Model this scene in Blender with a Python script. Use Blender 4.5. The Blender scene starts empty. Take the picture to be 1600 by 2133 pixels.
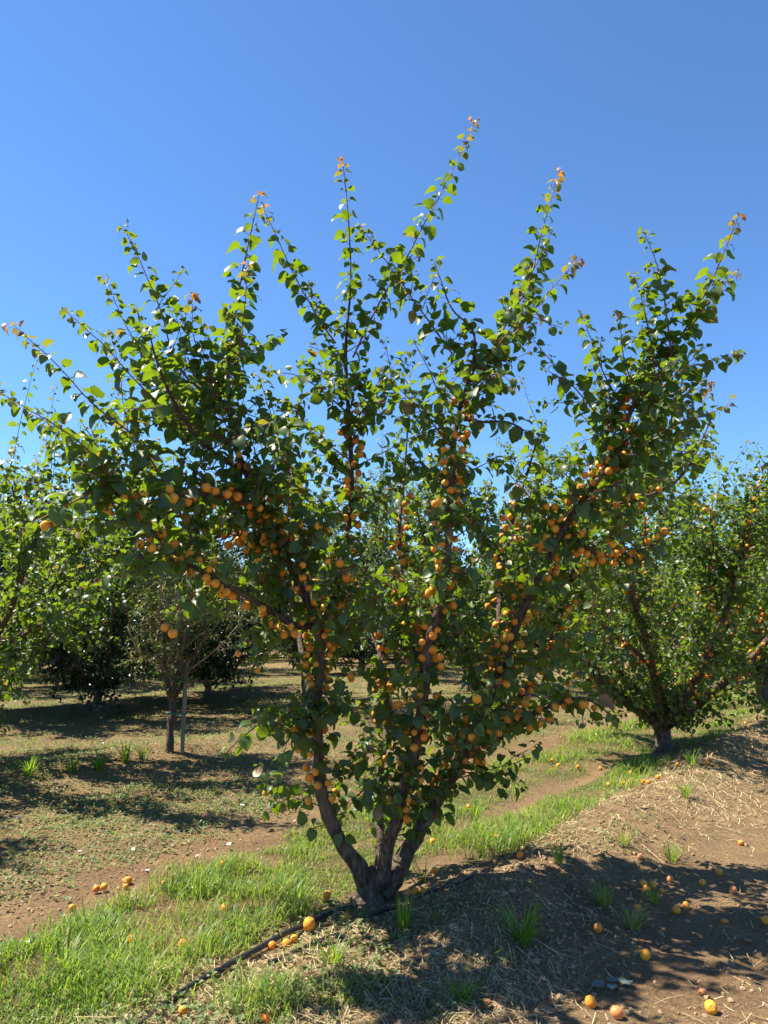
import bpy, math
import numpy as np
from mathutils import Vector, Matrix

# ------------------------------------------------------------------ camera, sky, sun, exposure
scene = bpy.context.scene
COL = scene.collection
CAM_H = 1.6
FPX = 1603.0                                   # focal length in photo pixels (photo 1600 x 2133)
PITCH = math.atan((1290 - 1066.5) / FPX)       # camera tilted a little upwards
cam_data = bpy.data.cameras.new('camera')
cam_data.sensor_fit = 'VERTICAL'
cam_data.sensor_height = 36.0
cam_data.lens = FPX / 2133.0 * 36.0
cam_data.clip_start = 0.05
cam_data.clip_end = 3000.0
cam = bpy.data.objects.new('camera', cam_data)
COL.objects.link(cam)
cam.location = (0, 0, CAM_H)
cam.rotation_euler = (math.radians(90) + PITCH, 0, 0)
scene.camera = cam

SUN_EL = math.radians(57)
SUN_AZ = math.atan2(-0.97, 0.20)               # from +Y towards +X
SUN_DIR = Vector((math.sin(SUN_AZ) * math.cos(SUN_EL), math.cos(SUN_AZ) * math.cos(SUN_EL), math.sin(SUN_EL)))
world = bpy.data.worlds.new('World')
scene.world = world
world.use_nodes = True
wn = world.node_tree
bg = wn.nodes['Background']
sky = wn.nodes.new('ShaderNodeTexSky')
sky.sky_type = 'NISHITA'
sky.sun_disc = False
sky.sun_elevation = SUN_EL
sky.sun_rotation = SUN_AZ
sky.altitude = 100.0
sky.air_density = 0.8
sky.dust_density = 0.0
sky.ozone_density = 10.0
tint = wn.nodes.new('ShaderNodeMix')              # even white balance over the whole sky
tint.data_type = 'RGBA'; tint.blend_type = 'MULTIPLY'
tint.inputs[0].default_value = 1.0
tint.inputs[7].default_value = (0.90, 1.0, 1.0, 1.0)
wn.links.new(sky.outputs['Color'], tint.inputs[6])
wn.links.new(tint.outputs[2], bg.inputs['Color'])
bg.inputs['Strength'].default_value = 0.088
sun_data = bpy.data.lights.new('sun', 'SUN')
sun_data.energy = 5.0
sun_data.angle = math.radians(0.53)
sun_data.color = (1.0, 0.91, 0.76)
sun = bpy.data.objects.new('sun', sun_data)
COL.objects.link(sun)
sun.rotation_euler = SUN_DIR.to_track_quat('Z', 'Y').to_euler()
vs = scene.view_settings
vs.view_transform = 'Standard'
vs.look = 'None'
vs.gamma = 1.0
vs.exposure = 1.5
scene.cycles.max_bounces = 8
scene.cycles.transparent_max_bounces = 8
scene.cycles.use_denoising = True

RNG = np.random.RandomState(11)


# ------------------------------------------------------------------ helpers
def ray(px, py):
    x = (px - 800) / FPX
    zz = -(py - 1066.5) / FPX
    c, s = math.cos(PITCH), math.sin(PITCH)
    return np.array([x, c - zz * s, s + zz * c])


def PX(px, py, depth):
    """World point seen at a photo pixel, DEPTH metres ahead of the camera."""
    r = ray(px, py)
    return r * (depth / r[1]) + np.array([0, 0, CAM_H])


def project(p):
    q = np.atleast_2d(p) - np.array([0, 0, CAM_H])
    c, s = math.cos(PITCH), math.sin(PITCH)
    dep = q[:, 1] * c + q[:, 2] * s
    up = -q[:, 1] * s + q[:, 2] * c
    dep = np.where(dep < 0.05, 0.05, dep)
    return np.stack([800 + FPX * q[:, 0] / dep, 1066.5 - FPX * up / dep, dep], 1)


A0 = np.array([-0.082, 4.674])                 # foot of the main tree
ROW_AZ = math.radians(35.3)
ROW_D = np.array([math.sin(ROW_AZ), math.cos(ROW_AZ)])
ROW_N = np.array([-ROW_D[1], ROW_D[0]])


def uv_of(x, y):
    ex, ey = x - A0[0], y - A0[1]
    return ex * ROW_D[0] + ey * ROW_D[1], ex * ROW_N[0] + ey * ROW_N[1]


def xy_of(u, v):
    return A0[0] + u * ROW_D[0] + v * ROW_N[0], A0[1] + u * ROW_D[1] + v * ROW_N[1]


def hash2(ix, iy, seed):
    h = (ix.astype(np.int64) * 374761393 + iy.astype(np.int64) * 668265263 + seed * 974711) & 0xFFFFFFFF
    h = ((h ^ (h >> 13)) * 1274126177) & 0xFFFFFFFF
    h = h ^ (h >> 16)
    return (h & 0xFFFF) / 65535.0


def vnoise(x, y, seed=0):
    x = np.asarray(x, float); y = np.asarray(y, float)
    ix, iy = np.floor(x), np.floor(y)
    fx, fy = x - ix, y - iy
    fx = fx * fx * (3 - 2 * fx); fy = fy * fy * (3 - 2 * fy)
    a = hash2(ix, iy, seed); b = hash2(ix + 1, iy, seed)
    c = hash2(ix, iy + 1, seed); d = hash2(ix + 1, iy + 1, seed)
    return (a * (1 - fx) + b * fx) * (1 - fy) + (c * (1 - fx) + d * fx) * fy


def fbm(x, y, seed=0, octs=4):
    s, amp, tot = 0.0, 1.0, 0.0
    for k in range(octs):
        s = s + amp * vnoise(x * 2 ** k, y * 2 ** k, seed + k * 17)
        tot += amp; amp *= 0.5
    return s / tot


def sstep(a, b, x):
    t = np.clip((np.asarray(x, float) - a) / (b - a), 0, 1)
    return t * t * (3 - 2 * t)


def band(v, a, b, soft=0.15):
    return sstep(a - soft, a + soft, v) * (1 - sstep(b - soft, b + soft, v))


def height(x, y):
    x = np.asarray(x, float); y = np.asarray(y, float)
    u, v = uv_of(x, y)
    r = np.hypot(x, y)
    near = 1 - sstep(12, 30, r)
    w = 0.25 * (vnoise(u * 0.6, v * 0.2, 5) - 0.5)
    ridge = 0.15 * np.exp(-((v + 0.62 + w) / 0.42) ** 2) * (0.75 + 0.5 * vnoise(u * 0.9, v * 0 + 3, 8)) * sstep(-0.9, 0.7, u)
    ridge2 = 0.12 * np.exp(-((v - 4.7 + w) / 0.6) ** 2) * (0.6 + 0.7 * vnoise(u * 0.8, v * 0 + 9, 9))
    ridge3 = 0.10 * np.exp(-((v - 9.9 + w) / 0.7) ** 2)
    furrow = -0.05 * np.exp(-((v - 0.36 + 0.5 * w) / 0.14) ** 2) * sstep(0.9, 1.8, u)
    lumps = 0.05 * (fbm(x * 1.1, y * 1.1, 21, 3) - 0.5)
    rough = (0.35 + 0.65 * band(v, -1.25, -0.15, 0.3))
    fine = near * rough * (0.060 * (fbm(x * 6, y * 6, 31, 3) - 0.5) + 0.034 * (fbm(x * 22, y * 22, 41, 2) - 0.5))
    return ridge + ridge2 + ridge3 + furrow + lumps * (0.4 + 0.6 * near) + fine


def hgt(x, y):
    return float(height(np.array([x]), np.array([y]))[0])


def ground_at(px, py):
    """Where the view through a photo pixel meets the ground (iterated on the relief)."""
    r = ray(px, py)
    z = 0.0
    for _ in range(12):
        t = (z - CAM_H) / r[2]
        x, y = r[0] * t, r[1] * t
        z = 0.5 * z + 0.5 * hgt(x, y)
    return x, y, hgt(x, y)


def new_mesh(name, verts, faces, mat, smooth=True, attrs=None, mat_idx=None):
    """verts (n,3); faces: list of tuples, or an int array (m,3) / (m,4)."""
    me = bpy.data.meshes.new(name)
    verts = np.asarray(verts, np.float32)
    if isinstance(faces, np.ndarray):
        m, k = faces.shape
        me.vertices.add(len(verts)); me.vertices.foreach_set('co', verts.ravel())
        me.loops.add(m * k); me.loops.foreach_set('vertex_index', faces.astype(np.int32).ravel())
        me.polygons.add(m)
        me.polygons.foreach_set('loop_start', np.arange(0, m * k, k, dtype=np.int32))
        me.polygons.foreach_set('loop_total', np.full(m, k, np.int32))
    else:
        me.from_pydata([tuple(map(float, v)) for v in verts], [], faces)
    me.update(calc_edges=True)
    n = len(me.polygons)
    me.polygons.foreach_set('use_smooth', np.full(n, bool(smooth)))
    for m_ in (mat if isinstance(mat, (list, tuple)) else [mat]):
        me.materials.append(m_)
    if mat_idx is not None:
        me.polygons.foreach_set('material_index', np.asarray(mat_idx, np.int32))
    for key, val in (attrs or {}).items():
        val = np.asarray(val, np.float32)
        if val.ndim == 1:
            a = me.attributes.new(key, 'FLOAT', 'POINT'); a.data.foreach_set('value', val)
        else:
            a = me.attributes.new(key, 'FLOAT_COLOR', 'POINT')
            a.data.foreach_set('color', np.concatenate([val, np.ones((len(val), 1), np.float32)], 1).ravel())
    me.validate()
    return me


def link(name, data, parent=None, **props):
    o = bpy.data.objects.new(name, data)
    COL.objects.link(o)
    if parent is not None:
        o.parent = parent
    for k, val in props.items():
        if val is not None:
            o[k] = val
    return o


def empty(name, loc, **props):
    o = link(name, None, None, **props)
    o.location = loc
    o.empty_display_size = 0.1
    return o


def copy_tree(root, loc, rotz, scale, **props):
    r = root.copy(); COL.objects.link(r)
    r.location = loc; r.rotation_euler = (0, 0, rotz); r.scale = (scale,) * 3
    for k, val in props.items():
        r[k] = val
    for ch in list(root.children):
        c = ch.copy(); COL.objects.link(c); c.parent = r
    return r


class Acc:
    """Collects pieces of one mesh."""
    def __init__(self):
        self.v, self.f, self.n, self.a, self.m = [], [], 0, {}, []

    def add(self, v, f, mi=0, **attrs):
        self.v.append(v); self.f.append(f + self.n); self.n += len(v)
        self.m.append(np.full(len(f), mi))
        for k, x in attrs.items():
            self.a.setdefault(k, []).append(np.broadcast_to(np.asarray(x, float), (len(v),)) if np.ndim(x) < 2 else x)

    def mesh(self, name, mat, smooth=True):
        at = {k: np.concatenate(x) for k, x in self.a.items()}
        return new_mesh(name, np.concatenate(self.v), np.concatenate(self.f), mat, smooth, at, np.concatenate(self.m))


# ------------------------------------------------------------------ materials
def material(name):
    m = bpy.data.materials.new(name); m.use_nodes = True
    nt = m.node_tree
    return m, nt, nt.nodes['Principled BSDF'], nt.nodes['Material Output']


def N(nt, t, **kw):
    n = nt.nodes.new(t)
    for k, v in kw.items():
        setattr(n, k, v)
    return n


def ramp(nt, fac, stops):
    r = N(nt, 'ShaderNodeValToRGB')
    el = r.color_ramp.elements
    while len(el) < len(stops):
        el.new(0.5)
    for e, (p, c) in zip(el, stops):
        e.position = p; e.color = (*c, 1)
    nt.links.new(fac, r.inputs['Fac'])
    return r.outputs['Color']


def noise(nt, scale, detail=4, rough=0.55, coord='Object', stretch=None):
    tc = N(nt, 'ShaderNodeTexCoord')
    n = N(nt, 'ShaderNodeTexNoise')
    n.inputs['Scale'].default_value = scale
    n.inputs['Detail'].default_value = detail
    n.inputs['Roughness'].default_value = rough
    if stretch:
        mp = N(nt, 'ShaderNodeMapping'); mp.inputs['Scale'].default_value = stretch
        nt.links.new(tc.outputs[coord], mp.inputs['Vector']); nt.links.new(mp.outputs['Vector'], n.inputs['Vector'])
    else:
        nt.links.new(tc.outputs[coord], n.inputs['Vector'])
    return n.outputs['Fac']


def mix(nt, fac, a, b, mode='MIX'):
    m = N(nt, 'ShaderNodeMix', data_type='RGBA', blend_type=mode)
    for sock, val in ((m.inputs[0], fac), (m.inputs[6], a), (m.inputs[7], b)):
        if isinstance(val, (int, float)):
            sock.default_value = val
        elif isinstance(val, tuple):
            sock.default_value = (*val, 1)
        else:
            nt.links.new(val, sock)
    return m.outputs[2]


def bump(nt, hgt_, bs, strength, dist):
    b = N(nt, 'ShaderNodeBump')
    b.inputs['Strength'].default_value = strength
    b.inputs['Distance'].default_value = dist
    nt.links.new(hgt_, b.inputs['Height'])
    nt.links.new(b.outputs['Normal'], bs.inputs['Normal'])


def attr(nt, name):
    a = N(nt, 'ShaderNodeAttribute'); a.attribute_name = name
    return a


def leaf_material(name, dark, mid, light, trans, tfac=0.4, rough=0.4, red=(0.30, 0.13, 0.06), spec=0.5, redtrans=(0.50, 0.24, 0.06)):
    m, nt, bs, out = material(name)
    rn = attr(nt, 'rnd').outputs['Fac']
    c = ramp(nt, rn, [(0.0, dark), (0.55, mid), (1.0, light)])
    rd = attr(nt, 'red').outputs['Fac']
    c = mix(nt, rd, c, red)
    nt.links.new(c, bs.inputs['Base Color'])
    bs.inputs['Roughness'].default_value = rough
    bs.inputs['Specular IOR Level'].default_value = spec
    tr = N(nt, 'ShaderNodeBsdfTranslucent')
    tcol = mix(nt, rd, trans, redtrans)
    nt.links.new(tcol, tr.inputs['Color'])
    mx = N(nt, 'ShaderNodeMixShader'); mx.inputs[0].default_value = tfac
    nt.links.new(bs.outputs[0], mx.inputs[1]); nt.links.new(tr.outputs[0], mx.inputs[2])
    nt.links.new(mx.outputs[0], out.inputs['Surface'])
    return m


def plain(name, col, rough=0.7, var=None, scale=30, bmp=0.0, bd=0.01, spec=0.3):
    m, nt, bs, out = material(name)
    bs.inputs['Roughness'].default_value = rough
    bs.inputs['Specular IOR Level'].default_value = spec
    if var:
        n = noise(nt, scale)
        nt.links.new(ramp(nt, n, [(0.3, col), (0.7, var)]), bs.inputs['Base Color'])
        if bmp:
            bump(nt, n, bs, bmp, bd)
    else:
        bs.inputs['Base Color'].default_value = (*col, 1)
    return m


def bark_material(name, dark, mid, light, stretch=(1, 1, 0.35), scale=45):
    m, nt, bs, out = material(name)
    n1 = noise(nt, scale, 5, 0.65, stretch=stretch)
    n2 = noise(nt, 6, 3)
    c = ramp(nt, n1, [(0.30, dark), (0.5, mid), (0.72, light)])
    c = mix(nt, ramp(nt, n2, [(0.52, (0, 0, 0)), (0.72, (0.6, 0.6, 0.6))]), c, light)
    nt.links.new(c, bs.inputs['Base Color'])
    bs.inputs['Roughness'].default_value = 0.62
    bs.inputs['Specular IOR Level'].default_value = 0.35
    bump(nt, n1, bs, 1.0, 0.03)
    return m


M_leaf = leaf_material('apricot_leaf', (0.027, 0.056, 0.018), (0.047, 0.092, 0.025), (0.082, 0.138, 0.034), (0.22, 0.34, 0.008), 0.40, 0.45, spec=0.5)
M_leaf_far = leaf_material('apricot_leaf_far', (0.030, 0.060, 0.019), (0.053, 0.100, 0.027), (0.092, 0.148, 0.040), (0.23, 0.35, 0.010), 0.40, 0.46, spec=0.5)
M_leaf_peach = leaf_material('peach_leaf', (0.030, 0.056, 0.020), (0.052, 0.092, 0.030), (0.095, 0.140, 0.048), (0.20, 0.31, 0.03), 0.32, 0.45)
M_leaf_dark = leaf_material('citrus_leaf', (0.012, 0.030, 0.012), (0.018, 0.045, 0.016), (0.032, 0.070, 0.022), (0.06, 0.12, 0.01), 0.15, 0.38)
M_petiole = plain('leaf_stalk', (0.16, 0.055, 0.035), 0.5)
M_grass = leaf_material('grass_blade', (0.050, 0.115, 0.016), (0.100, 0.200, 0.026), (0.180, 0.280, 0.042), (0.33, 0.50, 0.03), 0.44, 0.45, red=(0.46, 0.36, 0.17), spec=0.35, redtrans=(0.42, 0.32, 0.12))
M_weed = leaf_material('weed_leaf', (0.065, 0.110, 0.036), (0.110, 0.165, 0.058), (0.175, 0.225, 0.090), (0.22, 0.32, 0.06), 0.30, 0.6, red=(0.40, 0.31, 0.16), spec=0.25, redtrans=(0.36, 0.28, 0.12))
M_bark = bark_material('old_bark', (0.018, 0.011, 0.007), (0.080, 0.052, 0.033), (0.210, 0.155, 0.110))
M_limb = bark_material('limb_bark', (0.026, 0.015, 0.009), (0.090, 0.056, 0.036), (0.230, 0.172, 0.128), (1, 1, 1.6), 60)
M_twig = plain('twig_bark', (0.10, 0.045, 0.032), 0.5, (0.17, 0.085, 0.055), 40)
M_shoot = plain('young_shoot', (0.17, 0.045, 0.035), 0.42, (0.22, 0.075, 0.045), 30)
M_peachtwig = plain('peach_twig', (0.20, 0.125, 0.075), 0.6, (0.28, 0.19, 0.12), 30)
M_straw = leaf_material('straw', (0.30, 0.22, 0.12), (0.46, 0.36, 0.20), (0.62, 0.51, 0.31), (0.40, 0.32, 0.16), 0.12, 0.6, spec=0.25)
M_hose = plain('hose_plastic', (0.012, 0.012, 0.013), 0.38, (0.030, 0.028, 0.026), 60, 0.3, 0.002, 0.5)
M_stake = plain('stake_wood', (0.16, 0.13, 0.10), 0.85, (0.26, 0.22, 0.17), 35, 0.5, 0.004)
M_tie = plain('green_tie', (0.01, 0.16, 0.10), 0.5)
M_petal = plain('white_petal', (0.80, 0.79, 0.80), 0.6)
M_dryleaf = leaf_material('withered_leaf', (0.13, 0.17, 0.14), (0.18, 0.22, 0.18), (0.26, 0.30, 0.25), (0.2, 0.25, 0.15), 0.10, 0.85, spec=0.1)


def fruit_material(name, a, b, blush, blush_amt, rough=0.5):
    m, nt, bs, out = material(name)
    oi = N(nt, 'ShaderNodeObjectInfo')
    rn = attr(nt, 'rnd').outputs['Fac']
    add = N(nt, 'ShaderNodeMath', operation='ADD')
    nt.links.new(rn, add.inputs[0]); nt.links.new(oi.outputs['Random'], add.inputs[1])
    fr = N(nt, 'ShaderNodeMath', operation='FRACT'); nt.links.new(add.outputs[0], fr.inputs[0])
    c = ramp(nt, fr.outputs[0], [(0.0, a), (1.0, b)])
    n = noise(nt, 14, 2)
    n2 = noise(nt, 160, 3)
    bl = ramp(nt, n, [(0.50, (0, 0, 0)), (0.74, (blush_amt,) * 3)])
    c = mix(nt, bl, c, blush)
    c = mix(nt, ramp(nt, n2, [(0.62, (0, 0, 0)), (0.74, (0.35, 0.35, 0.35))]), c, (0.30, 0.10, 0.02))
    nt.links.new(c, bs.inputs['Base Color'])
    bs.inputs['Roughness'].default_value = rough
    bs.inputs['Specular IOR Level'].default_value = 0.35
    bs.inputs['Sheen Weight'].default_value = 0.12
    bump(nt, n2, bs, 0.12, 0.002)
    return m


M_fruit = fruit_material('apricot_skin', (0.65, 0.205, 0.007), (0.76, 0.345, 0.018), (0.58, 0.10, 0.018), 0.75)
M_fruit_brown = fruit_material('rotten_skin', (0.22, 0.075, 0.022), (0.30, 0.11, 0.03), (0.12, 0.04, 0.015), 0.8)
M_fruit_green = fruit_material('unripe_skin', (0.40, 0.42, 0.10), (0.52, 0.48, 0.14), (0.5, 0.32, 0.08), 0.4)
M_flesh = plain('apricot_flesh', (0.85, 0.40, 0.05), 0.35, (0.62, 0.20, 0.02), 60)


def ground_material():
    m, nt, bs, out = material('orchard_soil')
    base = attr(nt, 'soil').outputs['Color']
    n1 = noise(nt, 55, 6, 0.7)
    n2 = noise(nt, 3.2, 5, 0.6)
    n3 = noise(nt, 240, 3, 0.6)
    c = mix(nt, 1.0, base, ramp(nt, n1, [(0.30, (0.50, 0.48, 0.46)), (0.52, (1, 1, 1)), (0.74, (1.42, 1.38, 1.30))]), 'MULTIPLY')
    c = mix(nt, 1.0, c, ramp(nt, n2, [(0.32, (0.80, 0.80, 0.80)), (0.68, (1.16, 1.13, 1.10))]), 'MULTIPLY')
    c = mix(nt, 1.0, c, ramp(nt, n3, [(0.35, (0.80, 0.80, 0.80)), (0.65, (1.15, 1.15, 1.15))]), 'MULTIPLY')
    nt.links.new(c, bs.inputs['Base Color'])
    bs.inputs['Roughness'].default_value = 0.95
    bs.inputs['Specular IOR Level'].default_value = 0.15
    ad = N(nt, 'ShaderNodeMath', operation='ADD')
    nt.links.new(n1, ad.inputs[0]); nt.links.new(n3, ad.inputs[1])
    bump(nt, ad.outputs[0], bs, 1.0, 0.035)
    return m


M_ground = ground_material()
M_clod = plain('soil_clod', (0.22, 0.148, 0.086), 0.95, (0.34, 0.235, 0.138), 50, 0.8, 0.01, 0.15)


# ------------------------------------------------------------------ where grass, weeds and straw grow
def grass_mask(x, y):
    u, v = uv_of(x, y)
    w = 0.35 * (fbm(x * 1.3, y * 1.3, 61, 3) - 0.5)
    vv = v + w
    left = 1 - sstep(0.9, 1.9, u)
    m1 = left * band(vv, 0.18 - 0.15 * sstep(-0.8, -2.0, u), 1.18, 0.12)
    right = sstep(0.7, 1.7, u)
    m2 = right * band(vv, 0.48, 1.35, 0.10)
    m3 = right * band(vv, -0.38, 0.22, 0.10)
    m4 = 0.7 * band(vv, -0.45, 1.4, 0.2) * sstep(5.0, 6.0, u)
    m5 = 0.30 * band(vv, -1.1, 0.2, 0.2) * (1 - sstep(-0.3, 0.8, u)) * sstep(0.45, 0.62, fbm(x * 3.7, y * 3.7, 77, 3))
    patch = sstep(0.34, 0.56, fbm(x * 2.6, y * 2.6, 71, 3))
    return np.clip(np.maximum.reduce([m1, m2, m3, m4, m5]) * (0.16 + 0.22 * right + (0.84 - 0.22 * right) * patch) * (1 - 0.8 * np.exp(-((v - 0.02) / 0.11) ** 2) * (1 - sstep(-0.2, 0.2, u))), 0, 1)


def weed_mask(x, y):
    u, v = uv_of(x, y)
    p = sstep(0.40, 0.62, fbm(x * 1.25, y * 1.25, 81, 4)) * sstep(0.36, 0.58, fbm(x * 4.2, y * 4.2, 83, 3))
    a = sstep(1.25, 1.9, v) * (0.34 + 0.66 * p)
    soil = np.exp(-((v - 1.5 + 0.2 * (fbm(x, y, 3, 2) - 0.5)) / 0.22) ** 2)
    a = a * (1 - 0.85 * soil)
    b = band(v, -0.95, 0.15, 0.2) * (1 - sstep(-0.5, 0.4, u)) * 0.22 * sstep(0.35, 0.6, fbm(x * 3.3, y * 3.3, 95, 3))
    c = band(v, -1.0, -0.2, 0.2) * 0.14 * sstep(0.45, 0.6, fbm(x * 1.8, y * 1.8, 91, 3))
    return np.clip(np.maximum.reduce([a, b, c]), 0, 1)


def straw_mask(x, y):
    u, v = uv_of(x, y)
    p = sstep(0.40, 0.62, fbm(x * 0.9 + 4, y * 0.9, 101, 3))
    a = band(v, -1.45, -0.35, 0.25) * (0.15 + 0.85 * np.maximum(p * 0.8, sstep(2.0, 3.2, u)))
    b = band(v, -1.3, 0.15, 0.3) * (1 - sstep(-0.6, 0.4, u)) * 0.9
    c = (1 - sstep(-1.9, -1.4, v)) * 0.06
    return np.clip(np.maximum.reduce([a, b, c]), 0, 1)


# ------------------------------------------------------------------ ground sheet
def build_ground():
    rad = [0.0, 0.6, 1.2, 1.7, 2.1]
    r = 2.4
    while r < 1500:
        rad.append(r)
        r *= 1.0085 if r < 9 else (1.018 if r < 30 else 1.09)
    ang = list(np.radians(np.arange(-40, 40.01, 0.36))) + list(np.radians(np.arange(44, 320, 6.0)))
    rad, ang = np.array(rad[1:]), np.array(ang)
    nr, na = len(rad), len(ang)
    X = rad[:, None] * np.sin(ang)[None]; Y = rad[:, None] * np.cos(ang)[None]
    x, y = np.append(X.ravel(), 0.0), np.append(Y.ravel(), 0.0)
    z = height(x, y)
    i = np.arange(nr - 1)[:, None] * na; j = np.arange(na)[None]; j2 = (j + 1) % na
    quads = np.stack([i + j, i + na + j, i + na + j2, i + j2], -1).reshape(-1, 4)
    q = [tuple(t) for t in quads[:, ::-1]]
    c = len(x) - 1
    for k in range(na):
        q.append((k, (k + 1) % na, c)[::-1])
    u, v = uv_of(x, y)
    soil = np.array([0.370, 0.254, 0.138])[None].repeat(len(x), 0)
    red = np.array([0.325, 0.200, 0.108]); tan = np.array([0.45, 0.335, 0.180]); wgreen = np.array([0.180, 0.180, 0.078])
    ggreen = np.array([0.095, 0.105, 0.045])
    def blend(col, m, amt):
        return col * (1 - (m * amt)[:, None]) + col_target * (m * amt)[:, None]
    col = soil
    for tgt, m, amt in ((red, sstep(0.4, 0.65, fbm(x * 0.7, y * 0.7, 7, 3)), 0.6), (tan, straw_mask(x, y), 0.55),
                        (wgreen, weed_mask(x, y) * sstep(6, 16, np.hypot(x, y)), 0.75), (ggreen, grass_mask(x, y), 0.6)):
        k = (m * amt)[:, None]
        col = col * (1 - k) + tgt[None] * k
    me = new_mesh('ground', np.stack([x, y, z], 1), q, M_ground, True, {'soil': col})
    link('ground', me, kind='structure')


build_ground()


# ------------------------------------------------------------------ scattered ground cover
def scatter(n, rmin, rmax, mask, rng, power=1.0):
    """Random ground points inside the view sector, denser near the camera, kept where MASK says."""
    r = rmin * (rmax / rmin) ** (rng.rand(n) ** power)
    a = np.radians(rng.uniform(-33, 33, n))
    x, y = r * np.sin(a), r * np.cos(a)
    keep = rng.rand(n) < mask(x, y)
    return x[keep], y[keep]


def blades(x, y, h, wid, lean, rng, red, rnd=None):
    """Grass blades as narrow bent strips: 7 vertices, 5 triangles each."""
    n = len(x)
    z = height(x, y) - 0.006
    az = rng.rand(n) * 2 * np.pi
    dx, dy = np.cos(az), np.sin(az)
    sx, sy = -dy, dx
    V = np.zeros((n, 7, 3))
    for i, (t, wf, lf) in enumerate(((0, 1.0, 0), (0.45, 0.85, 0.22), (0.8, 0.5, 0.62))):
        cx = x + dx * h * lean * lf; cy = y + dy * h * lean * lf
        cz = z + h * (t - 0.25 * lean * lf * lf)
        for s, k in ((-1, 2 * i), (1, 2 * i + 1)):
            V[:, k] = np.stack([cx + s * sx * wid * wf * .5, cy + s * sy * wid * wf * .5, cz], 1)
    V[:, 6] = np.stack([x + dx * h * lean * 1.05, y + dy * h * lean * 1.05, z + h * (1 - 0.45 * lean)], 1)
    F = np.array([[0, 1, 3], [0, 3, 2], [2, 3, 5], [2, 5, 4], [4, 5, 6]])
    faces = (np.arange(n)[:, None, None] * 7 + F[None]).reshape(-1, 3)
    rnd = rng.rand(n) if rnd is None else rnd
    return V.reshape(-1, 3), faces, np.repeat(rnd, 7), np.repeat(red, 7)


def build_grass():
    rng = np.random.RandomState(3)
    acc = Acc()
    x, y = scatter(270000, 2.6, 26, grass_mask, rng, 1.0)
    n = len(x); r = np.hypot(x, y)
    tall = fbm(x * 1.6, y * 1.6, 131, 3)
    h = (0.03 + 0.105 * sstep(0.40, 0.74, tall)) * rng.uniform(0.5, 1.4, n)
    wid = np.maximum(rng.uniform(0.004, 0.008, n), r * 0.0009)
    red = np.where(rng.rand(n) < 0.10, rng.uniform(0.4, 1, n), rng.rand(n) * 0.12)
    v, f, a, b = blades(x, y, h, wid, rng.uniform(0.25, 1.35, n), rng, red, np.clip(rng.normal(0.5, 0.22, n) + 0.9 * (fbm(x * 2.7, y * 2.7, 141, 3) - 0.5), 0, 1))
    acc.add(v, f, 0, rnd=a, red=b)
    # thin short grass in the weedy ground
    x, y = scatter(90000, 2.6, 30, lambda x, y: 0.55 * weed_mask(x, y), rng)
    n = len(x); r = np.hypot(x, y)
    h = rng.uniform(0.02, 0.075, n)
    red = np.where(rng.rand(n) < 0.35, rng.uniform(0.3, 1, n), 0.15)
    v, f, a, b = blades(x, y, h, np.maximum(rng.uniform(0.003, 0.006, n), r * 0.0008), rng.uniform(0.4, 1.3, n), rng, red)
    acc.add(v, f, 0, rnd=a * 0.8, red=b)
    link('grass', acc.mesh('grass', M_grass), kind='stuff', label='green grass growing along the tree row', category='grass')


def build_weeds():
    rng = np.random.RandomState(4)
    x, y = scatter(360000, 2.6, 26, weed_mask, rng)
    n = len(x); r = np.hypot(x, y)
    s = np.maximum(rng.uniform(0.012, 0.032, n), r * 0.0016)
    z = height(x, y) + 0.004 + 0.045 * rng.rand(n) * sstep(0.4, 0.7, fbm(x * 3.1, y * 3.1, 201, 2))
    az = rng.rand(n) * 2 * np.pi
    dx, dy = np.cos(az), np.sin(az)
    tilt = rng.uniform(-0.5, 0.7, n)
    V = np.zeros((n, 4, 3))
    V[:, 0] = np.stack([x, y, z], 1)
    V[:, 1] = np.stack([x + (dx * .5 - dy * .45) * s, y + (dy * .5 + dx * .45) * s, z + tilt * s * .5 + .25 * s], 1)
    V[:, 2] = np.stack([x + dx * s, y + dy * s, z + tilt * s], 1)
    V[:, 3] = np.stack([x + (dx * .5 + dy * .45) * s, y + (dy * .5 - dx * .45) * s, z + tilt * s * .5 + .25 * s], 1)
    F = np.array([[0, 1, 2], [0, 2, 3]])
    f = (np.arange(n)[:, None, None] * 4 + F[None]).reshape(-1, 3)
    red = np.where(rng.rand(n) < 0.22, rng.uniform(0.3, 1, n), 0.05)
    link('ground_weeds', new_mesh('ground_weeds', V.reshape(-1, 3), f, M_weed, False, {'rnd': np.repeat(rng.rand(n), 4), 'red': np.repeat(red, 4)}),
         kind='stuff', label='low creeping weeds covering the soil between tree rows', category='weeds')


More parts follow.
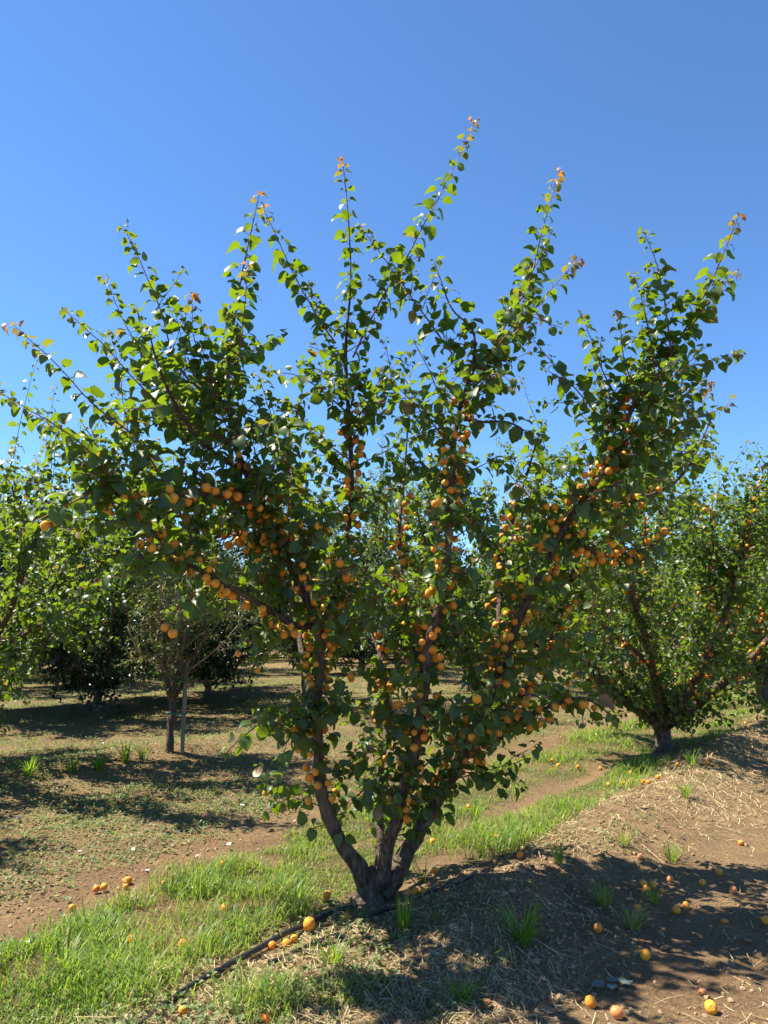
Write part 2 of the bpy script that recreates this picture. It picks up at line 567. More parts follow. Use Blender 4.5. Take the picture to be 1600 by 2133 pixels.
def build_straw():
    rng = np.random.RandomState(5)
    x, y = scatter(125000, 2.5, 16, straw_mask, rng)
    n = len(x)
    ln = rng.uniform(0.015, 0.10, n) * np.where(rng.rand(n) < 0.08, 2.6, 1.0)
    u0 = math.pi / 2 - ROW_AZ
    az = np.where(rng.rand(n) < 0.5, rng.normal(-0.45, 0.45, n), rng.rand(n) * 2 * np.pi)
    dx, dy = np.cos(az), np.sin(az)
    wd = np.maximum(rng.uniform(0.0006, 0.0014, n), np.hypot(x, y) * 0.00026)
    V = np.zeros((n, 6, 3))
    lift = rng.uniform(0.0, 0.03, n)
    for i, t in enumerate((0.0, 0.5, 1.0)):
        bend = (0.12 * ln * rng.uniform(-1, 1, n)) if i == 1 else 0.0
        cx = x + dx * ln * (t - .5) - dy * bend; cy = y + dy * ln * (t - .5) + dx * bend
        z = height(cx, cy) + 0.003 + lift * (t if True else 0)
        V[:, 2 * i] = np.stack([cx - dy * wd, cy + dx * wd, z], 1)
        V[:, 2 * i + 1] = np.stack([cx + dy * wd, cy - dx * wd, z + wd * 0.7], 1)
    F = np.array([[0, 1, 3, 2], [2, 3, 5, 4]])
    f = (np.arange(n)[:, None, None] * 6 + F[None]).reshape(-1, 4)
    link('dry_straw', new_mesh('dry_straw', V.reshape(-1, 3), f, M_straw, False, {'rnd': np.repeat(rng.rand(n), 6), 'red': np.zeros(n * 6)}),
         kind='stuff', label='dry straw strewn over the soil bank', category='straw')


def ico(sub=0):
    t = (1 + 5 ** 0.5) / 2
    v = np.array([[-1, t, 0], [1, t, 0], [-1, -t, 0], [1, -t, 0], [0, -1, t], [0, 1, t], [0, -1, -t], [0, 1, -t], [t, 0, -1], [t, 0, 1], [-t, 0, -1], [-t, 0, 1]], float)
    v /= np.linalg.norm(v[0])
    f = np.array([[0, 11, 5], [0, 5, 1], [0, 1, 7], [0, 7, 10], [0, 10, 11], [1, 5, 9], [5, 11, 4], [11, 10, 2], [10, 7, 6], [7, 1, 8], [3, 9, 4], [3, 4, 2], [3, 2, 6], [3, 6, 8], [3, 8, 9], [4, 9, 5], [2, 4, 11], [6, 2, 10], [8, 6, 7], [9, 8, 1]])
    return v, f


def build_clods():
    rng = np.random.RandomState(6)

    def mask(x, y):
        u, v = uv_of(x, y)
        a = band(v, -1.3, -0.2, 0.25) * (0.4 + 0.6 * sstep(0.4, 0.6, fbm(x * 1.5, y * 1.5, 151, 3)))
        b = 0.16 * (1 - sstep(-1.3, -1.0, v))
        c = 0.35 * np.exp(-((v - 1.5) / 0.25) ** 2)
        d = 0.12 * sstep(1.5, 2, v)
        return np.maximum.reduce([a, b, c, d])
    x, y = scatter(56000, 2.5, 14, mask, rng)
    n = len(x)
    s = 0.003 + 0.010 * rng.rand(n) ** 3 + np.where(rng.rand(n) < 0.025, 0.012, 0)
    iv, fi = ico()
    V = iv[None] * s[:, None, None] * rng.uniform(0.65, 1.35, (n, 12, 1))
    V[:, :, 2] *= 0.7
    V += np.stack([x, y, height(x, y) + s * 0.25], 1)[:, None]
    f = (np.arange(n)[:, None, None] * 12 + fi[None]).reshape(-1, 3)
    link('soil_clods', new_mesh('soil_clods', V.reshape(-1, 3), f, M_clod, False), kind='stuff', label='crumbled soil clods and pebbles over the bank', category='soil')


build_grass(); build_weeds(); build_straw(); build_clods()


# ------------------------------------------------------------------ tree building
def catmull(pts, step=0.05):
    P = np.asarray(pts, float)
    P = np.vstack([2 * P[0] - P[1], P, 2 * P[-1] - P[-2]])
    out = []
    for i in range(1, len(P) - 2):
        p0, p1, p2, p3 = P[i - 1], P[i], P[i + 1], P[i + 2]
        n = max(2, int(np.linalg.norm(p2[:3] - p1[:3]) / step))
        t = np.linspace(0, 1, n, endpoint=False)[:, None]
        out.append(0.5 * ((2 * p1) + (-p0 + p2) * t + (2 * p0 - 5 * p1 + 4 * p2 - p3) * t ** 2 + (-p0 + 3 * p1 - 3 * p2 + p3) * t ** 3))
    out.append(P[-2][None])
    return np.vstack(out)


def frames(path):
    T = np.gradient(path, axis=0)
    T /= np.linalg.norm(T, axis=1)[:, None] + 1e-9
    ref = np.array([0.31, 0.92, 0.2]); ref /= np.linalg.norm(ref)
    U = np.cross(T, ref); U /= np.linalg.norm(U, axis=1)[:, None] + 1e-9
    W = np.cross(T, U)
    return T, U, W


def tube(path, rad, sides, rng=None, lump=0.0, cap=True):
    """Tapered tube along PATH; lumpy if LUMP > 0. Quads, closed at the end."""
    n = len(path)
    T, U, W = frames(path)
    a = np.linspace(0, 2 * np.pi, sides, endpoint=False)
    rad = np.asarray(rad, float)
    R = np.repeat(rad[:, None], sides, 1)
    if lump and rng is not None:
        g = rng.uniform(-1, 1, (n, sides)); g = (g + np.roll(g, 1, 1) + np.vstack([g[:1], g[:-1]])) / 3
        R = R * (1 + lump * 1.7 * g)
    V = path[:, None] + R[..., None] * (np.cos(a)[None, :, None] * U[:, None] + np.sin(a)[None, :, None] * W[:, None])
    i = np.arange(n - 1)[:, None] * sides; j = np.arange(sides)[None]; j2 = (j + 1) % sides
    F = np.stack([i + j, i + j2, i + sides + j2, i + sides + j], -1).reshape(-1, 4)
    V = V.reshape(-1, 3)
    if cap:
        tip = path[-1] + T[-1] * rad[-1] * 0.6
        V = np.vstack([V, tip[None]])
        b = (n - 1) * sides
        c = len(V) - 1
        capf = np.array([[b + k, b + (k + 1) % sides, c, c] for k in range(0, sides)])
        F = np.vstack([F, capf])
    return V, F


def fix_faces(F):
    return [tuple(int(k) for k in (f[:3] if f[2] == f[3] else f)) for f in F]


def tube_mesh(name, path, rad, sides, mat, rng=None, lump=0.0, off=None):
    V, F = tube(path, rad, sides, rng, lump)
    if off is not None:
        V = V - off
    return new_mesh(name, V, fix_faces(F), mat, True)


def leaf_template(droop, fold, curl, rows, pet=0.42, narrow=1.0, seed=0, stalk=True):
    """Leaf with its stalk: the stalk leaves the origin along +Y, the blade (length 1) droops from its end; +Z is the upper face."""
    rr = np.random.RandomState(seed)
    prof = {0.0: 0.06, 0.07: 0.30, 0.22: 0.435, 0.42: 0.44, 0.62: 0.335, 0.80: 0.17, 0.92: 0.06}
    ts = sorted(prof) if rows == 'fine' else ([0.0, 0.2, 0.55, 0.85] if rows == 'mid' else [0.0, 0.38])
    hw = np.interp(ts, sorted(prof), [prof[k] for k in sorted(prof)]) * narrow
    if rows == 'low':
        hw = np.array([0.10, 0.46]) * narrow
    V, F, M = [], [], []
    pos = np.array([0.0, pet, 0.03 * pet]); ang = -droop * 0.55
    last = 0.0
    for t, w in zip(list(ts) + [1.0], list(hw) + [0.0]):
        dt = t - last; last = t
        pos = pos + dt * np.array([0, math.cos(ang), math.sin(ang)])
        ang -= curl * dt + (droop * 0.45 * 3 * dt if t < 0.35 else 0)
        up = np.array([0, -math.sin(ang), math.cos(ang)])
        if w > 0:
            wav = 0.05 * rr.uniform(-1, 1, 2)
            lo = -0.06 if t == 0.07 else 0.0                       # heart-shaped base
            back = np.array([0, math.cos(ang), math.sin(ang)]) * lo
            V += [pos + np.array([-w * math.cos(fold), 0, 0]) + up * (w * math.sin(fold) + wav[0]) + back, pos, pos + np.array([w * math.cos(fold), 0, 0]) + up * (w * math.sin(fold) + wav[1]) + back]
        else:
            V.append(pos)
    k = len(ts)
    for i in range(k - 1):
        a, b = 3 * i, 3 * i + 3
        F += [(a, a + 1, b + 1), (a, b + 1, b), (a + 1, a + 2, b + 2), (a + 1, b + 2, b + 1)]
    a = 3 * (k - 1)
    F += [(a, a + 1, a + 3), (a + 1, a + 2, a + 3)]
    M = [0] * len(F)
    if stalk:
        n0 = len(V)
        r = 0.016
        base, end = np.array([0, 0, 0.0]), np.array([0, pet + 0.06, 0.02 * pet])
        midp = (base + end) / 2 + np.array([0, 0, 0.05 * pet])
        for p in (base, midp, end):
            V += [p + np.array([-r, 0, 0]), p + np.array([r, 0, 0]), p + np.array([0, 0, -1.6 * r])]
        for s in (0, 3):
            for q in range(3):
                a, b = n0 + s + q, n0 + s + (q + 1) % 3
                F += [(a, b, b + 3), (a, b + 3, a + 3)]; M += [1, 1]
    return np.array(V), np.array([tuple(f)[::-1] for f in F]) if False else np.array(F), np.array(M)


def make_templates(rows, narrow=1.0, pet=0.42, stalk=True, seed=0):
    out = []
    for i, (dr, fo, cu) in enumerate(((0.25, 0.25, 0.35), (0.6, 0.42, 0.7), (0.95, 0.30, 0.5), (1.25, 0.50, 0.35), (0.8, 0.12, 0.9), (0.45, 0.62, 1.1), (1.5, 0.22, 0.3), (1.1, 0.38, 0.8))):
        out.append(leaf_template(dr, fo, cu, rows, pet, narrow, seed + i, stalk))
    return out


T_FINE = make_templates('fine')
T_MID = make_templates('mid', stalk=False)
T_LOW = make_templates('low', stalk=False)
T_NARROW = make_templates('low', 0.42, 0.15, False)
T_DARK = make_templates('low', 0.75, 0.15, False)


class Foliage:
    """Leaves of one tree: position, frame (outward Y, up Z), size, colour."""
    def __init__(self, rng):
        self.p, self.d, self.s, self.r, self.c = [], [], [], [], []
        self.rng = rng

    def leaf(self, p, d, s, red=0.0, rnd=None):
        self.p.append(p); self.d.append(d); self.s.append(s); self.r.append(red)
        self.c.append(self.rng.rand() if rnd is None else rnd)

    def finish(self, ntemp, roll=0.45):
        rng = self.rng
        self.p = np.array(self.p); n = len(self.p)
        Y = np.array(self.d); Y /= np.linalg.norm(Y, axis=1)[:, None] + 1e-9
        up = np.array([0, 0, 1.0])[None] + rng.normal(0, roll, (n, 3))
        X = np.cross(Y, up); X /= np.linalg.norm(X, axis=1)[:, None] + 1e-9
        Z = np.cross(X, Y)
        self.R = np.stack([X, Y, Z], 2)                    # columns are the axes
        self.s = np.array(self.s); self.r = np.array(self.r); self.c = np.array(self.c)
        self.t = rng.randint(0, ntemp, n)
        self.r = np.where((self.r < 0.01) & (rng.rand(n) < 0.035), rng.uniform(0.12, 0.6, n), self.r)   # a few yellowing leaves

    def mesh(self, name, temps, mats, idx, off):
        acc = Acc()
        for k, (tv, tf, tm) in enumerate(temps):
            sel = idx[self.t[idx] == k]
            if not len(sel):
                continue
            V = np.einsum('nij,vj->nvi', self.R[sel], tv) * self.s[sel][:, None, None] + (self.p[sel] - off)[:, None]
            f = (np.arange(len(sel))[:, None, None] * len(tv) + tf[None]).reshape(-1, 3)
            acc.v.append(V.reshape(-1, 3)); acc.f.append(f + acc.n); acc.n += V.shape[0] * V.shape[1]
            acc.m.append(np.tile(tm, len(sel)))
            acc.a.setdefault('rnd', []).append(np.repeat(self.c[sel], len(tv)))
            acc.a.setdefault('red', []).append(np.repeat(self.r[sel], len(tv)))
        return acc.mesh(name, mats, True)


LEAF_DATA = {}


def leaf_data(k, temps, key, mats, q):
    """Shared mesh of a single leaf (template K in colour step Q of 4)."""
    if (key, k, q) not in LEAF_DATA:
        tv, tf, tm = temps[k]
        LEAF_DATA[(key, k, q)] = new_mesh('leaf', tv, tf, mats, True, {'rnd': np.full(len(tv), (q + 0.5) / 4), 'red': np.zeros(len(tv))}, tm)
    return LEAF_DATA[(key, k, q)]


def pick_largest(P, size, most, cell=9.0):
    """Indices of the pieces that show largest in the picture: in frame, not behind another one, by apparent size."""
    pr = project(P)
    app = size * FPX / pr[:, 2]
    inside = (pr[:, 0] > 8) & (pr[:, 0] < 1592) & (pr[:, 1] > 8) & (pr[:, 1] < 2125)
    best = {}
    for i in np.where(inside)[0]:
        c = (int(pr[i, 0] / cell), int(pr[i, 1] / cell))
        if c not in best or pr[i, 2] < pr[best[c], 2]:
            best[c] = i
    front = np.array(sorted(best.values(), key=lambda i: -app[i]))[:most]
    return front.astype(int)


def perp_dir(T, rng, upbias=0.3):
    a = rng.normal(0, 1, 3)
    a = a - T * np.dot(a, T)
    a /= np.linalg.norm(a) + 1e-9
    a = a + np.array([0, 0, upbias])
    return a / np.linalg.norm(a)


def rosette(fol, p, axis, n, size, rng, red=0.0):
    for _ in range(n):
        d = perp_dir(axis, rng, 0.05) + axis * rng.uniform(-0.1, 0.7)
        d[2] = d[2] * 0.7 + 0.05
        fol.leaf(p + rng.normal(0, 0.008, 3), d, size * rng.uniform(0.65, 1.15), red)


def twig_path(p, d, ln, rng, droop=0.0, n=6):
    pts = [p]; d = d / np.linalg.norm(d)
    for i in range(n):
        d = d + rng.normal(0, 0.09, 3) + np.array([0, 0, 0.06 - droop])
        d /= np.linalg.norm(d)
        pts.append(pts[-1] + d * ln / n)
    return np.array(pts)


def leafy_twig(fol, twigs, path, r0, r1, rng, size, spacing, start=0.15, tip_red=0.0, taper=True, sides=4):
    V, F = tube(path, np.linspace(r0, r1, len(path)), sides, cap=False)
    if twigs is not None:
        twigs.add(V, F)
    seg = np.linalg.norm(np.diff(path, axis=0), axis=1); L = np.concatenate([[0], np.cumsum(seg)])
    total = L[-1]
    s = total * start
    k = rng.uniform(0, 6.28)
    T, U, W = frames(path)
    while s < total:
        t = s / total
        p = np.array([np.interp(s, L, path[:, i]) for i in range(3)])
        q = min(len(path) - 1, int(np.searchsorted(L, s)))
        k += 2.4 + rng.normal(0, 0.25)
        d = U[q] * math.cos(k) + W[q] * math.sin(k) + T[q] * 0.45
        d[2] = 0.75 * d[2] + 0.05
        sc = size * rng.uniform(0.75, 1.15)
        if taper:
            sc *= 1.0 - 0.62 * max(0, (t - 0.62) / 0.38)
        rd = tip_red * max(0.0, (t - 0.82) / 0.18) * rng.uniform(0.5, 1.0)
        fol.leaf(p, d, sc, rd)
        if t < 0.7 and rng.rand() < 0.30:
            fol.leaf(p, -d + np.array([0, 0, 0.3]), sc * 0.6, 0)
        s += spacing * rng.uniform(0.7, 1.3) * (0.55 if t > 0.85 else 1)
    rosette(fol, path[-1], T[-1], 3, size * 0.45, rng, tip_red)


def dress(fol, twigs, path, rad, rng, size, lat_gap, lat_len, spur_gap, start=0.0, zmin=0.35, rthin=0.0, spacing=0.042):
    """Spurs and leafy laterals all along a limb."""
    seg = np.linalg.norm(np.diff(path, axis=0), axis=1); L = np.concatenate([[0], np.cumsum(seg)])
    T, U, W = frames(path)

    def at(s):
        q = min(len(path) - 1, int(np.searchsorted(L, s)))
        return path[q], T[q], rad[q]
    s = L[-1] * start
    while s < L[-1]:
        p, t, r = at(s)
        if p[2] > zmin and (rthin == 0.0 or r > 0.0055):
            d = perp_dir(t, rng, 0.25)
            ln = rng.uniform(0.02, 0.08)
            q = p + d * (r + ln)
            twigs.add(*tube(np.array([p, (p + q) / 2 + rng.normal(0, 0.006, 3), q]), [0.004, 0.003, 0.002], 4, cap=False))
            rosette(fol, q, d, rng.randint(2, 5), size, rng)
        s += spur_gap * rng.uniform(0.5, 1.5) * (1.0 if r > rthin else 2.2)
    s = L[-1] * start + lat_gap * rng.rand()
    ph = rng.rand() * 50
    while s < L[-1]:
        p, t, r = at(s)
        dens = 0.25 + 1.6 * float(vnoise(s * 3.2 + ph, ph, 7))          # clumps and thin stretches
        if p[2] > zmin and (rthin == 0.0 or r > 0.0055):
            d = perp_dir(t, rng, 0.30) + t * rng.uniform(0.0, 0.6)
            ln = (lat_len[0] + (lat_len[1] - lat_len[0]) * rng.rand() ** 1.4) * (1.0 if r > rthin else 0.55)
            tp = twig_path(p, d, ln, rng, 0.05)
            leafy_twig(fol, twigs, tp, 0.0045, 0.0018, rng, size, spacing, 0.22)
            if ln > 0.26:
                for _ in range(rng.randint(1, 2 + int(ln / 0.22))):
                    q = rng.randint(2, len(tp) - 1)
                    tt = tp[q + 1] - tp[q]; tt /= np.linalg.norm(tt)
                    leafy_twig(fol, twigs, twig_path(tp[q], perp_dir(tt, rng, 0.15) + 0.6 * tt, ln * rng.uniform(0.3, 0.6), rng, 0.07), 0.003, 0.0015, rng, size, spacing, 0.15)
        s += lat_gap * rng.uniform(0.5, 1.5) / dens * (1.0 if r > rthin else 2.5)


def hang_fruit(path, rad, rng, gap, spots, zlo, zhi, fr=0.024, rlo=0.007, count=(1, 4), mind=0.046):
    seg = np.linalg.norm(np.diff(path, axis=0), axis=1); L = np.concatenate([[0], np.cumsum(seg)])
    T, U, W = frames(path)
    s = gap * rng.rand()
    while s < L[-1]:
        q = min(len(path) - 1, int(np.searchsorted(L, s)))
        s += gap * rng.uniform(0.4, 1.6)
        if rad[q] < rlo or not (zlo < path[q][2] < zhi):
            continue
        base = perp_dir(T[q], rng, -0.25)
        for _ in range(rng.randint(*count)):
            d = base + rng.normal(0, 0.45, 3); d /= np.linalg.norm(d)
            p = path[q] + T[q] * rng.uniform(-0.07, 0.07) + d * (rad[q] + fr * rng.uniform(1.0, 2.9))
            if all(np.sum((p - o) ** 2) > mind ** 2 for o in spots):
                spots.append(p)


def apricot_mesh(name, mat, seg=12, rings=8, squash=0.94, seed=0, hole=False):
    """Unit-radius apricot: slightly oval, a suture groove down one side, a dimple at the stalk."""
    rr = np.random.RandomState(seed)
    V = []
    for i in range(rings + 1):
        th = math.pi * i / rings
        for j in range(seg):
            ph = 2 * math.pi * j / seg
            rr_ = 1.0 - 0.13 * math.exp(-(min(ph, 2 * math.pi - ph) / 0.30) ** 2) * math.sin(th) ** 0.6
            z = math.cos(th) * 1.03
            if i == 0:
                z -= 0.20
            elif i == 1:
                z -= 0.05
            V.append((math.sin(th) * math.cos(ph) * rr_, math.sin(th) * math.sin(ph) * rr_ * squash, z))
            if i in (0, rings):
                break
    F = []
    idx = lambda i, j: 0 if i == 0 else (1 + (rings - 1) * seg if i == rings else 1 + (i - 1) * seg + j % seg)
    for i in range(rings):
        for j in range(seg):
            a, b, c, d = idx(i, j), idx(i + 1, j), idx(i + 1, j + 1), idx(i, j + 1)
            if i == 0:
                F.append((a, b, c))
            elif i == rings - 1:
                F.append((a, b, d))
            else:
                F.append((a, b, c, d))
    V = np.array(V) * (1 + 0.03 * rr.uniform(-1, 1, (len(V), 1)) * (0.0 if len(V) < 30 else 1.0))
    return new_mesh(name, V, F, mat, True, {'rnd': np.full(len(V), rr.rand())})


FRUIT = [apricot_mesh('apricot', M_fruit, 10, 6, 0.95, k) for k in range(4)]
FRUIT_FINE = [apricot_mesh('apricot_fallen', M_fruit, 20, 12, 0.93, 10 + k) for k in range(3)]
M_fruit_blush = fruit_material('blushed_skin', (0.66, 0.22, 0.05), (0.72, 0.28, 0.09), (0.60, 0.07, 0.05), 0.95)
FRUIT_BLUSH = [apricot_mesh('apricot_blushed', M_fruit_blush, 20, 12, 0.93, 40 + k) for k in range(2)]
FRUIT_BROWN = [apricot_mesh('apricot_rotten', M_fruit_brown, 20, 12, 0.9, 20)]
FRUIT_GREEN = [apricot_mesh('apricot_unripe', M_fruit_green, 8, 6, 0.97, 30)]


def fruit_parts(root, spots, off, rng, most, radius, data):
    """The fruit that show largest become parts, the rest one joined part."""
    S = np.array(spots)
    big = pick_largest(S, np.full(len(S), radius * 2), most, 6.0)
    for i in big:
        o = link('apricot', data[rng.randint(len(data))], root)
        o.location = S[i] - off
        o.rotation_euler = (rng.normal(0, 0.45), rng.normal(0, 0.45), rng.uniform(0, 6.28))
        s = radius * rng.uniform(0.74, 1.12)
        o.scale = (s, s, s * rng.uniform(0.97, 1.1))
    rest = np.setdiff1d(np.arange(len(S)), big)
    if len(rest):
        iv, fi = data[0], None
        v = np.array([q.co[:] for q in iv.vertices]); f = [tuple(p.vertices) for p in iv.polygons]
        f3 = np.array([t for q in f for t in ((q[0], q[1], q[2]),) + (((q[0], q[2], q[3]),) if len(q) == 4 else ())])
        V = (v[None] * radius * rng.uniform(0.88, 1.1, (len(rest), 1, 1)) + (S[rest] - off)[:, None]).reshape(-1, 3)
        F = (np.arange(len(rest))[:, None, None] * len(v) + f3[None]).reshape(-1, 3)
        link('hidden_apricots', new_mesh('hidden_apricots', V, F, iv.materials[0], True, {'rnd': np.repeat(rng.rand(len(rest)), len(v))}), root, kind='stuff')


def leaf_parts(root, fol, temps, key, mats, off, most, crown_name='crown'):
    cen = fol.p + fol.R[:, :, 1] * (fol.s * 0.8)[:, None]
    big = pick_largest(cen, fol.s * np.abs(0.4 + 0.6 * np.abs(fol.R[:, 1, 2])), most) if most else np.array([], int)
    big = big[fol.r[big] < 0.05] if len(big) else big
    for i in big:
        o = link('leaf', leaf_data(int(fol.t[i]), temps, key, mats, min(3, int(fol.c[i] * 4))), root)
        M = Matrix(((*(fol.R[i, 0] * fol.s[i]), fol.p[i][0] - off[0]), (*(fol.R[i, 1] * fol.s[i]), fol.p[i][1] - off[1]),
                    (*(fol.R[i, 2] * fol.s[i]), fol.p[i][2] - off[2]), (0, 0, 0, 1)))
        o.matrix_basis = M
    rest = np.setdiff1d(np.arange(len(fol.p)), big)
    link(crown_name, fol.mesh(crown_name, temps, mats, rest, off), root, kind='stuff')


# ------------------------------------------------------------------ the main apricot tree
def main_tree():
    rng = np.random.RandomState(21)
    zb = hgt(*A0)
    off = np.array([A0[0], A0[1], zb])
    root = empty('apricot_tree', off, label='large apricot tree laden with orange fruit, standing in the middle foreground', category='tree', group='apricot trees of the front row')
    fol = Foliage(rng); twigs = Acc(); spots = []
    D = 4.674
    # limbs: (photo px, py, depth, radius) along each limb
    limbs = {
        'left': [(772, 1868, D, .085), (745, 1805, D - .03, .066), (703, 1735, D - .06, .058), (672, 1655, D - .1, .052), (664, 1570, D - .12, .046), (660, 1480, D - .15, .043), (664, 1400, D - .16, .040), (664, 1330, D - .18, .040), (655, 1285, D - .2, .037), (628, 1225, D - .26, .032), (600, 1170, D - .32, .030), (572, 1110, D - .36, .029), (545, 1050, D - .38, .026), (512, 985, D - .4, .022), (488, 920, D - .42, .019), (478, 840, D - .42, .015), (476, 750, D - .40, .011), (492, 640, D - .38, .007), (515, 520, D - .36, .0045), (540, 405, D - .35, .002)],
        'left_up': [(664, 1315, D - .18, .034), (684, 1275, D - .14, .027), (705, 1215, D - .06, .025), (714, 1150, D + .02, .023), (731, 1060, D + .08, .022), (731, 960, D + .12, .020), (726, 870, D + .14, .017), (721, 780, D + .14, .014), (722, 700, D + .14, .010), (730, 600, D + .14, .0065), (727, 470, D + .12, .0045), (714, 332, D + .1, .002)],
        'low_left': [(658, 1300, D - .18, .030), (622, 1306, D - .28, .027), (578, 1284, D - .40, .025), (520, 1246, D - .52, .022), (450, 1205, D - .64, .019), (385, 1168, D - .74, .016), (310, 1100, D - .84, .012), (225, 1010, D - .9, .008), (150, 950, D - .95, .0035)],
        'left_fork': [(572, 1118, D - .36, .021), (520, 1118, D - .30, .019), (470, 1112, D - .22, .017), (415, 1130, D - .12, .015), (350, 1118, D - .02, .013), (285, 1050, D + .06, .010), (225, 960, D + .12, .006), (170, 880, D + .16, .003)],
        'middle': [(786, 1862, D, .080), (805, 1780, D - .06, .056), (832, 1680, D - .14, .050), (856, 1590, D - .2, .046), (876, 1500, D - .25, .042), (886, 1420, D - .27, .040), (890, 1345, D - .28, .037), (913, 1262, D - .28, .032), (930, 1180, D - .28, .030), (936, 1090, D - .28, .028), (942, 1000, D - .28, .025), (946, 920, D - .28, .021), (962, 840, D - .27, .017), (985, 765, D - .25, .012), (985, 690, D - .24, .007), (940, 640, D - .24, .005), (905, 545, D - .24, .0025)],
        'right': [(795, 1862, D, .085), (850, 1765, D + .04, .064), (905, 1685, D + .06, .058), (952, 1600, D + .06, .054), (1000, 1500, D + .04, .048), (1042, 1395, D, .041), (1076, 1300, D - .03, .036), (1125, 1200, D - .06, .032), (1165, 1118, D - .08, .029), (1205, 1055, D - .09, .026), (1255, 985, D - .1, .022), (1292, 915, D - .1, .019), (1322, 845, D - .1, .015), (1378, 770, D - .08, .011), (1425, 690, D - .06, .0075), (1482, 585, D - .04, .005), (1537, 455, D - .02, .002)],
        'right_rear': [(955, 1595, D + .06, .038), (1000, 1540, D + .2, .034), (1060, 1485, D + .38, .032), (1112, 1405, D + .52, .030), (1146, 1350, D + .6, .029), (1156, 1300, D + .66, .028), (1185, 1225, D + .74, .024), (1206, 1155, D + .8, .021), (1232, 1080, D + .86, .017), (1275, 1000, D + .9, .012), (1330, 900, D + .92, .008), (1370, 800, D + .92, .003)],
        'rear': [(790, 1820, D + .05, .045), (792, 1700, D + .28, .034), (795, 1600, D + .45, .028), (806, 1500, D + .62, .024), (800, 1400, D + .8, .018), (770, 1300, D + .95, .012), (745, 1200, D + 1.05, .006)],
        'rear_left': [(655, 1500, D - .12, .030), (640, 1420, D + .05, .026), (622, 1320, D + .2, .024)],
        'right_low': [(1005, 1505, D + .03, .020), (1075, 1500, D - .12, .014), (1150, 1470, D - .26, .010), (1215, 1455, D - .38, .007), (1275, 1490, D - .46, .0035)],
        'right_side': [(1178, 1100, D - .08, .017), (1235, 1150, D - .02, .013), (1290, 1160, D + .04, .010), (1350, 1140, D + .08, .007), (1440, 1100, D + .12, .003)],
        'left_low': [(662, 1520, D - .13, .014), (620, 1500, D - .22, .009), (560, 1498, D - .34, .006), (505, 1535, D - .42, .004), (470, 1570, D - .46, .002)],
        'middle_right': [(955, 870, D - .27, .012), (1005, 880, D - .34, .009), (1060, 880, D - .4, .006), (1120, 915, D - .46, .003)],
        'back_left': [(664, 1400, D - .12, .026), (650, 1260, D + .38, .022), (622, 1110, D + .75, .017), (606, 960, D + .98, .011), (600, 840, D + 1.1, .004)],
        'back_middle': [(886, 1430, D - .22, .026), (850, 1290, D + .3, .021), (832, 1130, D + .62, .016), (842, 990, D + .8, .010), (852, 860, D + .88, .004)],
        'back_right': [(1035, 1410, D + .02, .026), (1040, 1260, D + .5, .021), (1062, 1110, D + .82, .016), (1100, 980, D + .98, .010), (1130, 880, D + 1.05, .004)],
        'back_outer': [(1205, 1055, D - .08, .018), (1320, 1045, D + .3, .015), (1420, 990, D + .52, .011), (1480, 880, D + .62, .004)],
        'outer_left': [(480, 930, D - .42, .017), (420, 880, D - .2, .014), (360, 820, D - .05, .011), (310, 740, D + .05, .007), (285, 640, D + .1, .003)],
        'outer_left_front': [(512, 985, D - .40, .017), (430, 930, D - .68, .014), (370, 850, D - .84, .010), (330, 760, D - .92, .006), (310, 690, D - .95, .003)],
        'front_left': [(545, 1060, D - .38, .016), (480, 1040, D - .60, .013), (410, 1030, D - .80, .010), (330, 1040, D - .95, .007), (250, 1085, D - 1.05, .004)],
    }
